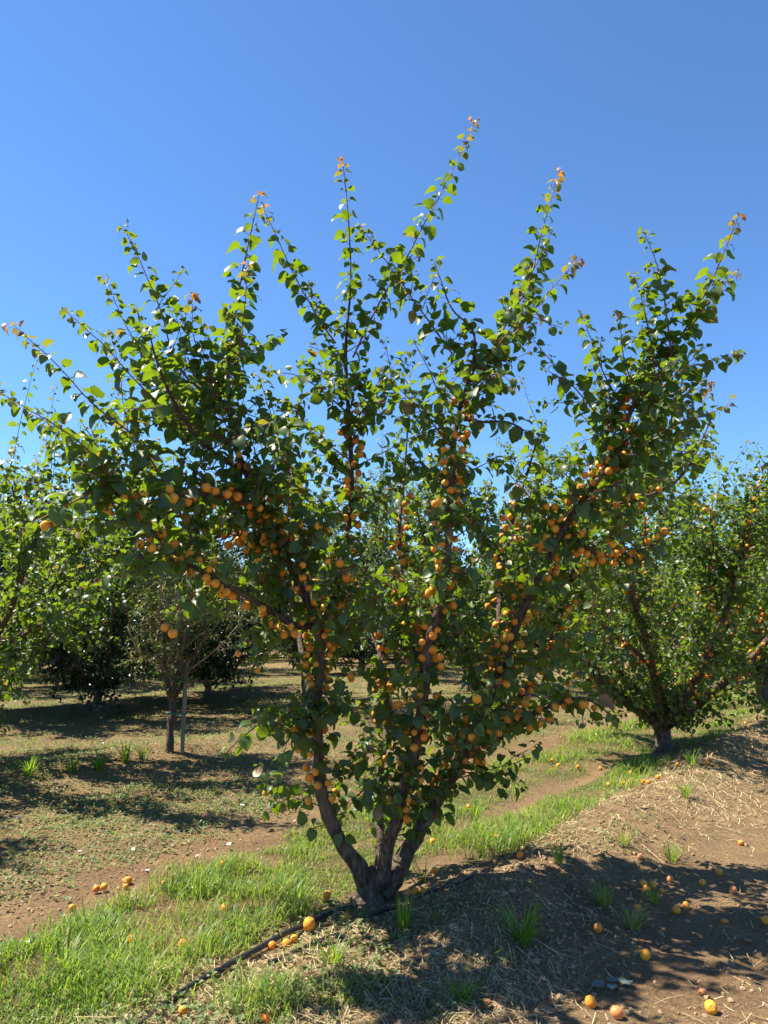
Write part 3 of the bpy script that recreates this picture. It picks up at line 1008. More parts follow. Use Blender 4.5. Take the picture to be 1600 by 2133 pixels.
    # shoots: traced upright growth of the year, leaves spaced along it; last value marks red tips
    shoots = [
        ([(735, 745, D + .14), (785, 640, D + .1), (840, 545, D + .05), (905, 430, D), (950, 340, D - .03), (988, 255, D - .05)], .007, 1.0),
        ([(945, 740, D - .27), (880, 650, D - .2), (805, 545, D - .12), (752, 478, D - .08)], .006, .2),
        ([(700, 715, D + .14), (650, 640, D + .05), (600, 545, D), (565, 470, D - .03), (545, 430, D - .05)], .006, .9),
        ([(990, 790, D - .25), (1050, 690, D - .2), (1098, 600, D - .16), (1135, 470, D - .13), (1170, 358, D - .12)], .007, 1.0),
        ([(1000, 775, D - .25), (1075, 690, D - .32), (1140, 610, D - .36), (1206, 540, D - .38)], .006, 1.0),
        ([(1300, 925, D - .1), (1250, 870, D - .16), (1180, 790, D - .22), (1105, 705, D - .26)], .006, .1),
        ([(1400, 755, D - .08), (1392, 680, D - .1), (1370, 570, D - .12), (1338, 482, D - .14)], .0065, 0.1),
        ([(1365, 790, D - .08), (1348, 690, D - .02), (1315, 575, D + .02)], .006, .1),
        ([(1330, 840, D - .1), (1300, 740, D - .2), (1290, 650, D - .26)], .005, .3),
        ([(1310, 870, D - .1), (1255, 770, D - .04), (1213, 655, D)], .006, .1),
        ([(1440, 680, D - .06), (1495, 600, D - .16), (1530, 565, D - .2)], .005, .6),
        ([(1330, 860, D - .1), (1420, 770, D - .2), (1540, 735, D - .3)], .006, .1),
        ([(1290, 930, D - .1), (1400, 840, D - .02), (1480, 800, D + .05)], .006, .9),
        ([(1255, 990, D - .1), (1380, 900, D - .3), (1520, 850, D - .42)], .006, .3),
        ([(480, 850, D - .42), (380, 770, D - .5), (330, 620, D - .55), (265, 470, D - .58)], .007, .15),
        ([(470, 880, D - .42), (340, 800, D - .3), (270, 690, D - .22), (222, 580, D - .18)], .007, .15),
        ([(490, 925, D - .42), (340, 850, D - .62), (220, 725, D - .72), (135, 650, D - .76)], .007, .2),
        ([(430, 1180, D - .66), (300, 940, D - .85), (200, 850, D - .9), (110, 755, D - .94), (30, 682, D - .98)], .008, .9),
        ([(310, 1100, D - .84), (200, 950, D - 1.0), (110, 880, D - 1.08), (10, 822, D - 1.15)], .007, .15),
        ([(478, 870, D - .42), (440, 780, D - .6), (405, 700, D - .66), (402, 618, D - .7)], .006, .9),
        ([(480, 830, D - .42), (500, 740, D - .5), (515, 640, D - .55), (520, 550, D - .56)], .006, 1.0),
        ([(545, 1050, D - .38), (580, 930, D - .3), (560, 850, D - .2), (535, 780, D - .15)], .006, .3),
        ([(600, 1170, D - .32), (600, 1030, D - .5), (610, 920, D - .55)], .006, .2),
        ([(726, 860, D + .14), (640, 790, D + .05), (560, 770, D)], .006, .1),
        ([(728, 900, D + .14), (790, 800, D + .22), (850, 730, D + .26)], .006, .2),
        ([(731, 960, D + .12), (640, 890, D + .28), (590, 830, D + .36)], .006, .1),
        ([(945, 930, D - .28), (860, 840, D - .36), (790, 770, D - .4)], .006, .2),
        ([(962, 850, D - .27), (1030, 780, D - .42), (1075, 810, D - .5)], .005, .1),
        ([(940, 1010, D - .28), (860, 960, D - .1), (800, 1000, D + .02)], .005, .1),
        ([(1165, 1120, D - .08), (1080, 1010, D + .06), (1020, 950, D + .15)], .006, .1),
        ([(1205, 1055, D - .1), (1300, 1000, D - .36), (1390, 1000, D - .5)], .007, .1),
        ([(1260, 980, D - .1), (1380, 940, D + .15), (1500, 960, D + .3)], .007, .1),
        ([(1232, 1080, D + .86), (1350, 1020, D + .9), (1440, 900, D + .92), (1480, 800, D + .9)], .007, .6),
        ([(285, 1050, D + .06), (200, 1040, D + .1), (90, 1010, D + .1), (20, 1000, D + .1)], .007, .1),
        ([(225, 1010, D - .9), (120, 1060, D - 1.0), (40, 1110, D - 1.06)], .006, .1),
        ([(415, 1130, D - .12), (330, 1180, D), (240, 1200, D + .1), (150, 1230, D + .16)], .006, .1),
        ([(350, 1120, D - .02), (270, 900, D + .1), (250, 780, D + .15), (230, 690, D + .18)], .006, .2),
        ([(545, 1050, D - .38), (620, 1000, D + .1), (660, 960, D + .3)], .006, .1),
        ([(240, 1060, D - .95), (140, 920, D - .7), (60, 860, D - .6)], .006, .1),
    ]
    size = 0.077
    paths = {}
    for key, pts in limbs.items():
        P4 = np.array([np.append(PX(a, b, c), r) for a, b, c, r in pts])
        P4 = catmull(P4, 0.035)
        path, rad = P4[:, :3], np.maximum(np.interp(P4[:, 3], [0, .012, .03, .06, .09], [0, .0115, .0215, .042, .072]), 0.0018)
        wob = 0.25 * rad[:, None] * np.stack([vnoise(np.arange(len(rad)) * .22, np.full(len(rad), k + len(key) * 7.0), 3) - .5 for k in range(3)], 1)
        path = path + wob * 2
        paths[key] = (path, rad)
        sides = 14 if rad[0] > 0.04 else 9
        me = tube_mesh('limb', path, rad, sides, M_bark if rad[0] > 0.04 else M_limb, rng, 0.13 if rad[0] > .025 else .06, off)
        link('limb', me, root)
        if key == 'rear_left':
            continue
        thick = rad > 0.0
        start = 0.07 if key in ('left', 'middle', 'right') else 0.05
        lo = path[:, 2] < 1.6
        back = key.startswith('back') or key == 'rear'
        dress(fol, twigs, path, rad, rng, size, 0.10 if back else 0.060, (0.10, 0.48 if back else 0.56), 0.10 if back else 0.066, start, 0.36, 0.0100, 0.034)
        inner = path[:, 0] > -1.28
        hang_fruit(path[inner], rad[inner], rng, 0.056, spots, 0.55, 2.95 if key in ('left_up', 'middle', 'right') else 2.45, 0.0235, 0.0055, (1, 6))
    # stump: flared foot where the limbs meet
    foot = np.array([[A0[0] + .01, A0[1], zb - .08], [A0[0] + .005, A0[1], zb + .02], [A0[0] + .01, A0[1], zb + .10], [A0[0] + .015, A0[1], zb + .15], [A0[0] + .02, A0[1], zb + .20]])
    fp = catmull(foot, 0.02)
    fr = np.interp(fp[:, 2] - zb, [-.08, 0, .05, .10, .15, .20], [.140, .112, .090, .072, .052, .02])
    link('trunk', tube_mesh('trunk', fp, fr, 18, M_bark, rng, 0.12, off), root)
    for pts, r0, red in shoots:
        path = catmull(np.array([PX(*p) for p in pts]), 0.04)
        path = path + np.cumsum(rng.normal(0, 0.0016, path.shape), 0)
        link('shoot', tube_mesh('shoot', path, np.linspace(r0, 0.0016, len(path)), 6, M_shoot, None, 0, off), root)
        leafy_twig(fol, None, path, r0, .0016, rng, size * 1.24, 0.029, 0.06, red)
        # short side twigs low on the shoot
        for q in range(2, int(len(path) * 0.62), 3):
            if rng.rand() < 0.78:
                T = path[q + 1] - path[q]; T /= np.linalg.norm(T)
                leafy_twig(fol, twigs, twig_path(path[q], perp_dir(T, rng, 0.3) + T * .6, rng.uniform(.08, .30), rng, .03), .003, .0014, rng, size * .95, .036, .1, red * .3)
    # single leaves along the thin ends of the traced limbs
    for key, (path, rad) in paths.items():
        k = int(np.argmax(rad < 0.0095)) if (rad < 0.0095).any() else 0
        if k and len(path) - k > 4:
            leafy_twig(fol, None, path[k:], .006, .002, rng, size * 1.24, .031, 0.0, 1.0 if key in ('left', 'left_up', 'right') else .1)
    # fruit on the laterals, just under a leaf
    for k in rng.permutation(len(fol.p))[:900]:
        p = np.array(fol.p[k]) + np.array([rng.normal(0, .008), rng.normal(0, .008), -.026])
        if .6 < p[2] < 2.35 and rng.rand() < .22:
            for _ in range(rng.randint(1, 4)):
                q = p + rng.normal(0, .022, 3)
                if all(np.sum((q - o) ** 2) > .043 ** 2 for o in spots):
                    spots.append(q)
    fol.finish(len(T_FINE))
    leaf_parts(root, fol, T_FINE, 'fine', [M_leaf, M_petiole], off, 300)
    tw = twigs.mesh('twigs', M_twig); tw.transform(Matrix.Translation(-Vector(off)))
    link('twigs', tw, root, kind='stuff')
    fruit_parts(root, spots, off, rng, 300, 0.0235, FRUIT)
    print('main tree: leaves', len(fol.p), 'fruit', len(spots))


main_tree()


# ------------------------------------------------------------------ the other trees
def vase_tree(seed, nl, height_, spread, temps, mats, bark, twigmat, size, trunk_h, trunk_r, lat_gap=0.09, lat_len=(0.12, 0.4), spur_gap=0.05, fruit=None,
              shoots=3, parts=0, loc=None, az0=None, zmin=0.45, spacing=0.04, props=None, name='apricot_tree', fruit_parts_n=0, far=False, tilt=(0.5, 0.8)):
    """Open-centred orchard tree: short trunk, NL limbs that fork and end in upright shoots."""
    rng = np.random.RandomState(seed)
    off = np.zeros(3) if loc is None else np.array([loc[0], loc[1], hgt(*loc[:2])])
    root = empty(name, off, **(props or {}))
    fol = Foliage(rng); twigs = Acc(); spots = []
    tz = np.array([[rng.normal(0, .01), rng.normal(0, .01), z] for z in np.linspace(-0.08, trunk_h, 5)])
    tp = catmull(tz + off, 0.05)
    link('trunk', tube_mesh('trunk', tp, np.interp(np.linspace(0, 1, len(tp)), [0, .15, .5, 1], [trunk_r * 1.5, trunk_r * 1.2, trunk_r, trunk_r * .95]), 12, bark, rng, .1, off), root)
    base_az = rng.uniform(0, 6.28) if az0 is None else az0
    for i in range(nl):
        az = base_az + 2 * math.pi * i / nl + rng.normal(0, .18)
        out = np.array([math.cos(az), math.sin(az), 0])
        tl = rng.uniform(*tilt)
        p = off + np.array([0, 0, trunk_h - 0.06])
        pts = [p]
        top = height_ * rng.uniform(.55, .72)
        steps = 7
        for k in range(steps):
            t = tl * (1 - 0.55 * k / steps)
            seg = (top - trunk_h) / steps / math.cos(t) * 1.02
            p = p + (out * math.sin(t) * spread + np.array([0, 0, math.cos(t)])) * seg + rng.normal(0, .025, 3)
            pts.append(p)
        path = catmull(np.array(pts), 0.06)
        rad = np.linspace(trunk_r * .68, .010, len(path))
        link('limb', tube_mesh('limb', path, rad, 9, bark, rng, .07, off), root)
        dress(fol, twigs, path, rad, rng, size, lat_gap, lat_len, spur_gap, 0.03, zmin)
        if fruit:
            hang_fruit(path, rad, rng, fruit, spots, .75, height_ * .75, .024, .006, (1, 4))
        # secondary limbs
        for q0 in (0.32, 0.52, 0.72):
            q = int(len(path) * (q0 + rng.uniform(-.06, .06)))
            T = path[min(q + 1, len(path) - 1)] - path[q - 1]; T /= np.linalg.norm(T)
            d = perp_dir(T, rng, .25) * .8 + T + out * 0.25
            sp = catmull(twig_path(path[q], d, height_ * rng.uniform(.18, .32), rng, .0), .06)
            sr = np.linspace(rad[q] * .62, .005, len(sp))
            link('branch', tube_mesh('branch', sp, sr, 7, twigmat, rng, .05, off), root)
            dress(fol, twigs, sp, sr, rng, size, lat_gap, lat_len, spur_gap, .05, zmin)
            if fruit:
                hang_fruit(sp, sr, rng, fruit * 1.2, spots, .45, height_ * .8, .024, .005, (1, 4))
            if shoots:
                s2 = twig_path(sp[-1], np.array([rng.normal(0, .3), rng.normal(0, .3), 1.0]) + out * .25, height_ * rng.uniform(.10, .26), rng)
                leafy_twig(fol, twigs, s2, .005, .0015, rng, size, spacing, .05, .6)
        for k in range(shoots):
            q = int(len(path) * rng.uniform(.72, .99))
            s2 = twig_path(path[q], np.array([rng.normal(0, .28), rng.normal(0, .28), 1.0]) + out * .3, height_ * rng.uniform(.14, .27), rng)
            leafy_twig(fol, twigs, s2, .006, .0015, rng, size, spacing, .05, .7)
    fol.finish(len(temps), .5)
    leaf_parts(root, fol, temps, name + str(id(temps)), mats, off, parts)
    tw = twigs.mesh('twigs', twigmat); tw.transform(Matrix.Translation(-Vector(off)))
    link('twigs', tw, root, kind='stuff')
    if spots:
        if loc is not None and fruit_parts_n:
            fruit_parts(root, spots, off, rng, fruit_parts_n, .0235, FRUIT)
        else:
            S = np.array(spots)
            iv, fi = ico()
            n = len(S)
            V = (iv[None] * .0235 + (S - off)[:, None]).reshape(-1, 3)
            F = (np.arange(n)[:, None, None] * 12 + fi[None]).reshape(-1, 3)
            link('apricots', new_mesh('apricots', V, F, M_fruit if props is None or 'unripe' not in props.get('label', '') else M_fruit_green, True, {'rnd': np.repeat(rng.rand(n), 12)}), root, kind='stuff')
    print(name, 'leaves', len(fol.p), 'fruit', len(spots))
    return root


B0 = (3.40, 9.65)
tree_b = vase_tree(31, 7, 4.6, 1.1, T_MID, [M_leaf_far, M_petiole], M_bark, M_limb, .082,   .34, .10, .060, (.15, .65), .055, .085, 3, 200, B0, 0.5,
                   props=dict(label='apricot tree behind the large one, its short trunk in grass on the bank', category='tree', group='apricot trees of the front row'), fruit_parts_n=150, tilt=(.5, 1.0), zmin=.26)
L0 = (-4.55, 8.0)
tree_l = vase_tree(36, 8, 4.4, 1.3, T_MID, [M_leaf_far, M_petiole], M_limb, M_limb, .080, .40, .085, .074, (.2, .65), .07, None, 6, 200, L0, 0.1,
                   props=dict(label='leafy tree at the left edge, its trunk outside the picture', category='tree'), tilt=(.45, .85), zmin=.35)
Y0 = ground_at(355, 1566)
young = vase_tree(35, 5, 2.7, .95, T_NARROW, [M_leaf_peach], M_limb, M_peachtwig, .06, .62, .040, .085, (.15, .55), .07, None, 4, 0, Y0[:2], .5,
                  props=dict(label='young sparse tree with slender bare branches beside a wooden stake', category='tree'), name='young_tree', zmin=.7, spacing=.045, tilt=(.4, .85))

# prototypes of the trees farther back, copied along the rows
far_a = vase_tree(41, 6, 4.7, 1.05, T_LOW, [M_leaf_far], M_bark, M_limb, .085, .40, .10, .075, (.2, .7), .06, .10, 3, 0, None, props=dict(label='x'), zmin=.4, tilt=(.45, .95))
far_b = vase_tree(43, 6, 4.6, 1.1, T_NARROW, [M_leaf_peach], M_bark, M_limb, .11, .75, .085, .055, (.2, .5), .045, None, 3, 0, None, props=dict(label='x'), name='peach_tree', zmin=.8, tilt=(.45, .85))
far_c = vase_tree(45, 8, 4.0, 1.25, T_DARK, [M_leaf_dark], M_bark, M_limb, .10, .45, .075, .055, (.25, .75), .05, None, 2, 0, None, props=dict(label='x'), name='dark_tree', zmin=.15, tilt=(.4, 1.15))


def place(proto, first, x, y, rotz, scale, **props):
    loc = (x, y, hgt(x, y))
    if first:
        proto.location = loc; proto.rotation_euler = (0, 0, rotz); proto.scale = (scale,) * 3
        for k, v in props.items():
            proto[k] = v
        return proto
    return copy_tree(proto, loc, rotz, scale, **props)


C0 = ground_at(1592, 1472)[:2]
place(far_a, True, C0[0], C0[1], .4, 1.2, label='apricot tree at the right edge, next in row behind the bank', category='tree', group='apricot trees of the front row')
T4 = ground_at(985, 1440)[:2]
place(far_a, False, T4[0], T4[1], 2.1, 1.25, label='apricot tree seen between the two right limbs of the large tree', category='tree', group='trees of the second row')
place(far_b, True, -1.3, 13.3, .6, 1.15, label='fine-leaved tree seen through the large tree above its left limb', category='tree', group='trees of the second row')
place(far_a, False, -6.9, 12.9, 1.0, 1.1, label='apricot tree behind the leafy tree at the left edge', category='tree', group='trees of the second row')
D1 = ground_at(205, 1482)[:2]
place(far_c, True, D1[0], D1[1], 0., 1.0, label='dark dense tree with leaning trunk in shade, left of the staked tree', category='tree', group='dark trees of the third row')
D2 = ground_at(430, 1455)[:2]
place(far_c, False, D2[0], D2[1], 2.2, .95, label='dark dense tree just behind the young staked tree', category='tree', group='dark trees of the third row')
D3 = ground_at(755, 1405)[:2]
place(far_c, False, D3[0], D3[1], 4.0, 1.1, label='dark dense tree framed between the left and middle limbs', category='tree', group='dark trees of the third row')

rngf = np.random.RandomState(77)
taken = [np.array(q) for q in (A0, B0, L0, Y0[:2], C0, T4, (-1.3, 13.3), (-6.9, 12.9), D1, D2, D3)]
ORD = ['first', 'second', 'third', 'fourth', 'fifth', 'sixth', 'seventh', 'eighth', 'ninth', 'tenth', 'eleventh', 'twelfth', 'thirteenth', 'fourteenth', 'fifteenth', 'sixteenth', 'seventeenth', 'eighteenth', 'nineteenth', 'twentieth', 'twenty-first', 'twenty-second', 'twenty-third', 'twenty-fourth']
ROWS = ((0.0, 6.1, 'front row', 'aaaa'), (5.9, 6.1, 'second row', 'aaba'), (11.2, 4.2, 'third row', 'ccca'), (16.0, 4.2, 'fourth row', 'ccba'), (20.5, 4.2, 'fifth row', 'ccac'), (28.0, 5.5, 'sixth row', 'cacb'), (35.0, 6.0, 'seventh row', 'acab'), (43.0, 6.0, 'last row', 'cbcc'))
PROTO = {'a': (far_a, 'round-leaved apricot tree'), 'b': (far_b, 'fine-leaved fruit tree'), 'c': (far_c, 'dark dense fruit tree')}
for row, (v, gap, rname, mixrow) in enumerate(ROWS):
    here = []
    for k in range(-3, 24):
        u = k * gap + row * 1.7
        x, y = xy_of(u, v)
        x += rngf.normal(0, .3); y += rngf.normal(0, .3)
        if y < 9 or any(np.hypot(*(np.array([x, y]) - q)) < 3.6 for q in taken):
            continue
        px = 800 + FPX * x / y
        if -150 < px < 1750 and math.hypot(x, y) < 66:
            here.append((px, x, y, mixrow[k % 4]))
    for i, (px, x, y, c) in enumerate(sorted(here)):
        proto, what = PROTO[c]
        place(proto, False, x, y, rngf.uniform(0, 6.28), rngf.uniform(.95, 1.25) * (1.0 if c != 'c' else 1.1),
              label=f'{what}, {ORD[i]} from the left of the distant trees in the {rname}', category='tree', group='distant trees of the ' + rname)


# ------------------------------------------------------------------ stake, hose
def build_stake():
    x, y, z = ground_at(379, 1566)
    root = empty('tree_stake', (x, y, z), label='pale wooden stake with green ties beside the young tree', category='stake')
    top = 1.02
    path = catmull(np.array([[0, 0, -.1], [.005, 0, .3], [.012, 0, .7], [.02, .005, top]]), .06)
    link('post', tube_mesh('post', path, np.full(len(path), .026), 10, M_stake, np.random.RandomState(2), .06), root)
    dx, dy = Y0[0] - x, Y0[1] - y
    for h in (.42, .80):
        # a loop round the stake and the young trunk
        pts = []
        for a in np.linspace(0, 2 * math.pi, 25):
            t = .5 - .5 * math.cos(a)
            rr = .036 + .03 * t
            c = np.array([dx, dy]) * t
            nrm = np.array([-dy, dx]) / math.hypot(dx, dy)
            ext = np.array([dx, dy]) / math.hypot(dx, dy)
            pts.append([*(c + nrm * math.sin(a) * rr * 1.0 - ext * math.cos(a) * rr), h + .02 * t + .006 * math.sin(3 * a)])
        pth = np.array(pts)
        link('tie', tube_mesh('tie', pth, np.full(len(pth), .009), 6, M_tie), root)


def build_hose():
    pts = []
    for px, py, lift in ((290, 2140, -.01), (335, 2108, .004), (395, 2068, .012), (455, 2033, .016), (520, 1998, .014), (580, 1966, .02), (640, 1936, .022), (700, 1905, .01), (740, 1890, -.008)):
        x, y, z = ground_at(px, py)
        pts.append([x, y, z + lift + .012])
    path = catmull(np.array(pts), .03)
    path[:, 2] = np.convolve(np.pad(path[:, 2], 4, 'edge'), np.ones(9) / 9, 'valid')
    link('irrigation_hose', tube_mesh('irrigation_hose', path, np.full(len(path), .0145), 10, M_hose, np.random.RandomState(9), .03),
         label='black drip irrigation hose lying in grass before the large tree', category='hose')
    pts = []
    for px, py in ((560, 2010), (610, 1985), (670, 1960), (720, 1940), (790, 1905), (840, 1885), (900, 1862), (960, 1836), (1030, 1808)):
        x, y, z = ground_at(px, py)
        pts.append([x, y, z + .006])
    path = catmull(np.array(pts), .03)
    path[:, 2] = np.convolve(np.pad(path[:, 2], 4, 'edge'), np.ones(9) / 9, 'valid')
    link('irrigation_hose', tube_mesh('irrigation_hose', path, np.full(len(path), .009), 10, M_hose, np.random.RandomState(8), .03),
         label='thinner dark hose running past the trunk foot through the grass', category='hose')


build_stake()
build_hose()


# ------------------------------------------------------------------ fallen fruit
FALLEN = [  # photo px, py, kind, size, label
    (1345, 1999, 0, 1.0, 'whole fallen apricot alone on shaded bare soil above the withered leaves'),
    (1231, 2098, 0, .95, 'fallen apricot just left of the pinkish one at the bottom edge'),
    (1286, 2121, 0, 1.0, 'pinkish fallen apricot at the bottom edge of the bare soil'),
    (1482, 2110, 2, 1.05, 'fallen apricot with a split side in the bottom right corner'),
    (1246, 1942, 0, .95, 'fallen apricot in deep shade beside the broad-bladed grass tuft'),
    (1409, 1903, 0, .9, 'left one of two fallen apricots lying together on dappled soil'),
    (1430, 1893, 0, .8, 'right one of two fallen apricots lying together on dappled soil'),
    (1498, 1823, 0, .9, 'bright fallen apricot on sunlit soil at the shadow edge'),
    (1463, 1844, 0, .8, 'shaded fallen apricot below the bright sunlit one'),
    (1396, 1837, 0, .75, 'reddish fallen apricot in shade beside the heap of apricots'),
    (1544, 1761, 0, .8, 'topmost fallen apricot at the right side of the bank'),
    (1528, 1861, 0, .9, 'dull red fallen apricot near the right edge in shade'),
    (1596, 1925, 2, .9, 'broken fallen apricot cut by the right edge'),
    (1334, 1790, 0, .75, 'small reddish fallen apricot under grass stems on the bank'),
    (1341, 1847, 0, .85, 'fallen apricot at the upper left of the sunlit heap'),
    (1347, 1858, 0, .85, 'lowest fallen apricot of the sunlit heap on straw'),
    (1361, 1850, 0, .85, 'fallen apricot at the upper right of the sunlit heap'),
    (1379, 1860, 0, .6, 'small dull fallen apricot at the right end of the heap'),
    (1329, 1897, 0, .75, 'fallen apricot wedged in a grass tuft below the heap'),
    (1510, 1922, 3, .8, 'flattened orange apricot half lying in bare soil'),
    (1557, 1963, 1, .8, 'flattened brown apricot in shade near the right edge'),
    (1464, 2073, 1, .7, 'small dark rotten apricot above the split one'),
    (1016, 2097, 1, .75, 'brown shrivelled apricot among straw at the bottom edge'),
    (1083, 1788, 0, .85, 'fallen apricot on the crest of the bank right of the trunk'),
    (1162, 1813, 1, .55, 'small pale brown apricot stone on the bank'),
    (905, 1826, 0, .85, 'fallen apricot on the dark hose right of the trunk'),
    (882, 1862, 0, .75, 'yellow fallen apricot, right of a shaded pair at the trunk'),
    (850, 1866, 0, .8, 'red fallen apricot in shade beside the trunk foot'),
    (866, 1863, 0, .8, 'fallen apricot between a red and a yellow one beside the trunk'),
    (681, 1877, 2, 1.0, 'split yellow apricot lying left of the trunk foot'),
    (723, 1917, 0, .8, 'fallen apricot in shade below the split yellow one'),
    (644, 1944, 4, 1.25, 'largest fallen apricot, resting on the hose left of the trunk'),
    (597, 1974, 2, .9, 'crushed apricot under the hose, right of a paler one'),
    (566, 1977, 0, .8, 'pale fallen apricot touching the upper side of the hose'),
    (613, 1963, 0, .8, 'shaded fallen apricot behind the hose by the largest one'),
    (455, 2032, 1, .6, 'small brown apricot on the lower stretch of the hose'),
    (381, 1976, 0, 1.0, 'round orange apricot in sunlit grass left of the hose'),
    (349, 2066, 1, .55, 'brown apricot stone on bare soil beside the hose end'),
    (380, 2116, 2, .85, 'broken yellow apricot in grass below the hose end'),
    (555, 2131, 0, .8, 'fallen apricot half cut off by the bottom edge, centre left'),
    (467, 1898, 2, .85, 'split fallen apricot in the middle of the grass strip'),
    (266, 1842, 2, 1.0, 'orange fallen apricot at the edge of grass and bare soil'),
    (262, 1852, 0, .7, 'yellow apricot tucked under the orange one at the grass edge'),
    (273, 1965, 2, .85, 'pale broken apricot in sunlit grass by a bare patch'),
    (226, 1957, 0, .7, 'apricot half hidden in grass left of the pale broken one'),
    (150, 1897, 0, .75, 'leftmost fallen apricot in the grass strip'),
    (340, 1848, 0, .6, 'small apricot deep in tall grass left of centre'),
    (463, 1808, 0, .7, 'apricot high in the grass strip near bare soil'),
    (976, 1687, 0, .75, 'apricot on bare soil beside the dark grass tuft'),
    (1034, 1752, 0, .8, 'yellow apricot in grass on the near side of the furrow'),
    (901, 1761, 0, .8, 'apricot in shaded grass right of the limbs'),
    (1098, 1730, 0, .7, 'apricot in bright grass above the bank crest'),
]
GRASS_FRUIT = [(1251, 1606), (1289, 1606), (1314, 1616), (1268, 1641), (1299, 1638), (1339, 1636), (1352, 1636), (1371, 1626), (1315, 1632), (1412, 1598), (1474, 1594), (1553, 1511), (1560, 1518), (1150, 1590), (1163, 1600), (1204, 1603), (1540, 1440), (1478, 1448), (1500, 1450), (200, 1862), (216, 1858)]


def build_fallen():
    rng = np.random.RandomState(55)
    for px, py, kind, sc, lab in FALLEN:
        x, y, z = ground_at(px, py)
        r = 0.0255 * sc
        if (px, py) in ((644, 1944), (905, 1826), (455, 2032)):
            z += .02
        if py < 2000 and grass_mask(np.array([x]), np.array([y]))[0] > .3:
            z += .012
        blush = lab.startswith(('pinkish', 'reddish', 'dull red', 'red ', 'small reddish'))
        data = FRUIT_BLUSH if blush and kind != 1 else {0: FRUIT_FINE, 1: FRUIT_BROWN, 2: FRUIT_FINE, 3: FRUIT_FINE, 4: FRUIT_FINE}[kind]
        root = link('fallen_apricot', data[rng.randint(len(data))], None, label=lab, category='apricot', group='apricots fallen on the ground')
        flat = .45 if 'flattened' in lab else (.8 if kind == 1 else 1.0)
        root.location = (x, y, z + r * .82 * flat)
        root.rotation_euler = (rng.uniform(-1.4, 1.4) if flat == 1 else .1, rng.uniform(-1.0, 1.0) if flat == 1 else 0, rng.uniform(0, 6.28))
        root.scale = (r, r, r * flat * 1.05)
        if kind == 2:                                      # torn flesh showing where the skin burst
            d = Vector((-0.25 + rng.normal(0, .2), -1.0, .35)).normalized()
            V, F = [], []
            n = 11
            inv = root.rotation_euler.to_matrix().inverted()
            dl = (inv @ d).normalized()
            a = dl.orthogonal().normalized(); b = dl.cross(a)
            V.append(dl * .90)
            for k in range(n):
                rr = rng.uniform(.30, .52)
                V.append((dl + (a * math.cos(6.283 * k / n) + b * math.sin(6.283 * k / n)) * rr).normalized() * 1.045)
            for k in range(n):
                F.append((0, 1 + k, 1 + (k + 1) % n))
            link('torn_flesh', new_mesh('torn_flesh', np.array([v[:] for v in V]), F, M_flesh, False), root)
        r_ = root
    for i, (px, py) in enumerate(sorted(GRASS_FRUIT)):
        x, y, z = ground_at(px, py)
        o = link('fallen_apricot', FRUIT[i % 4], None, category='apricot', group='small apricots lying in far grass',
                 label=f'small orange apricot in the far grass, {ORD[i]} of these counted from the left')
        o.location = (x, y, z + .03)
        o.rotation_euler = (rng.uniform(-1, 1), rng.uniform(-1, 1), rng.uniform(0, 6.28))
        o.scale = (.022, .022, .022)


build_fallen()


# ------------------------------------------------------------------ withered sprig, flowers, tufts
def build_sprig():
    x, y, z = ground_at(1277, 2063)
    root = empty('withered_sprig', (x, y, z + .02), label='withered grey-green leaves of a broken sprig on the soil', category='sprig')
    tv, tf, tm = leaf_template(.1, .12, .15, 'fine', .25, 1.05, 3)
    for k, (az, s, ox, oy) in enumerate(((2.9, .062, -.02, .0), (1.2, .055, .0, .012), (.25, .062, .02, .0), (-1.9, .045, -.005, -.012))):
        me = new_mesh('leaf', tv, tf, [M_dryleaf, M_petiole], True, {'rnd': np.full(len(tv), .25 * k), 'red': np.zeros(len(tv))}, tm)
        o = link('leaf', me, root)
        o.location = (ox, oy, .004 * k); o.rotation_euler = (.12, .1 * (k - 1.5), az - math.pi / 2); o.scale = (s, s, s)
    p = np.array([[-.05, 0, .002], [0, .004, .006], [.05, -.002, .003]])
    link('stem', tube_mesh('stem', catmull(p, .02), np.full(len(catmull(p, .02)), .002), 5, M_twig), root)


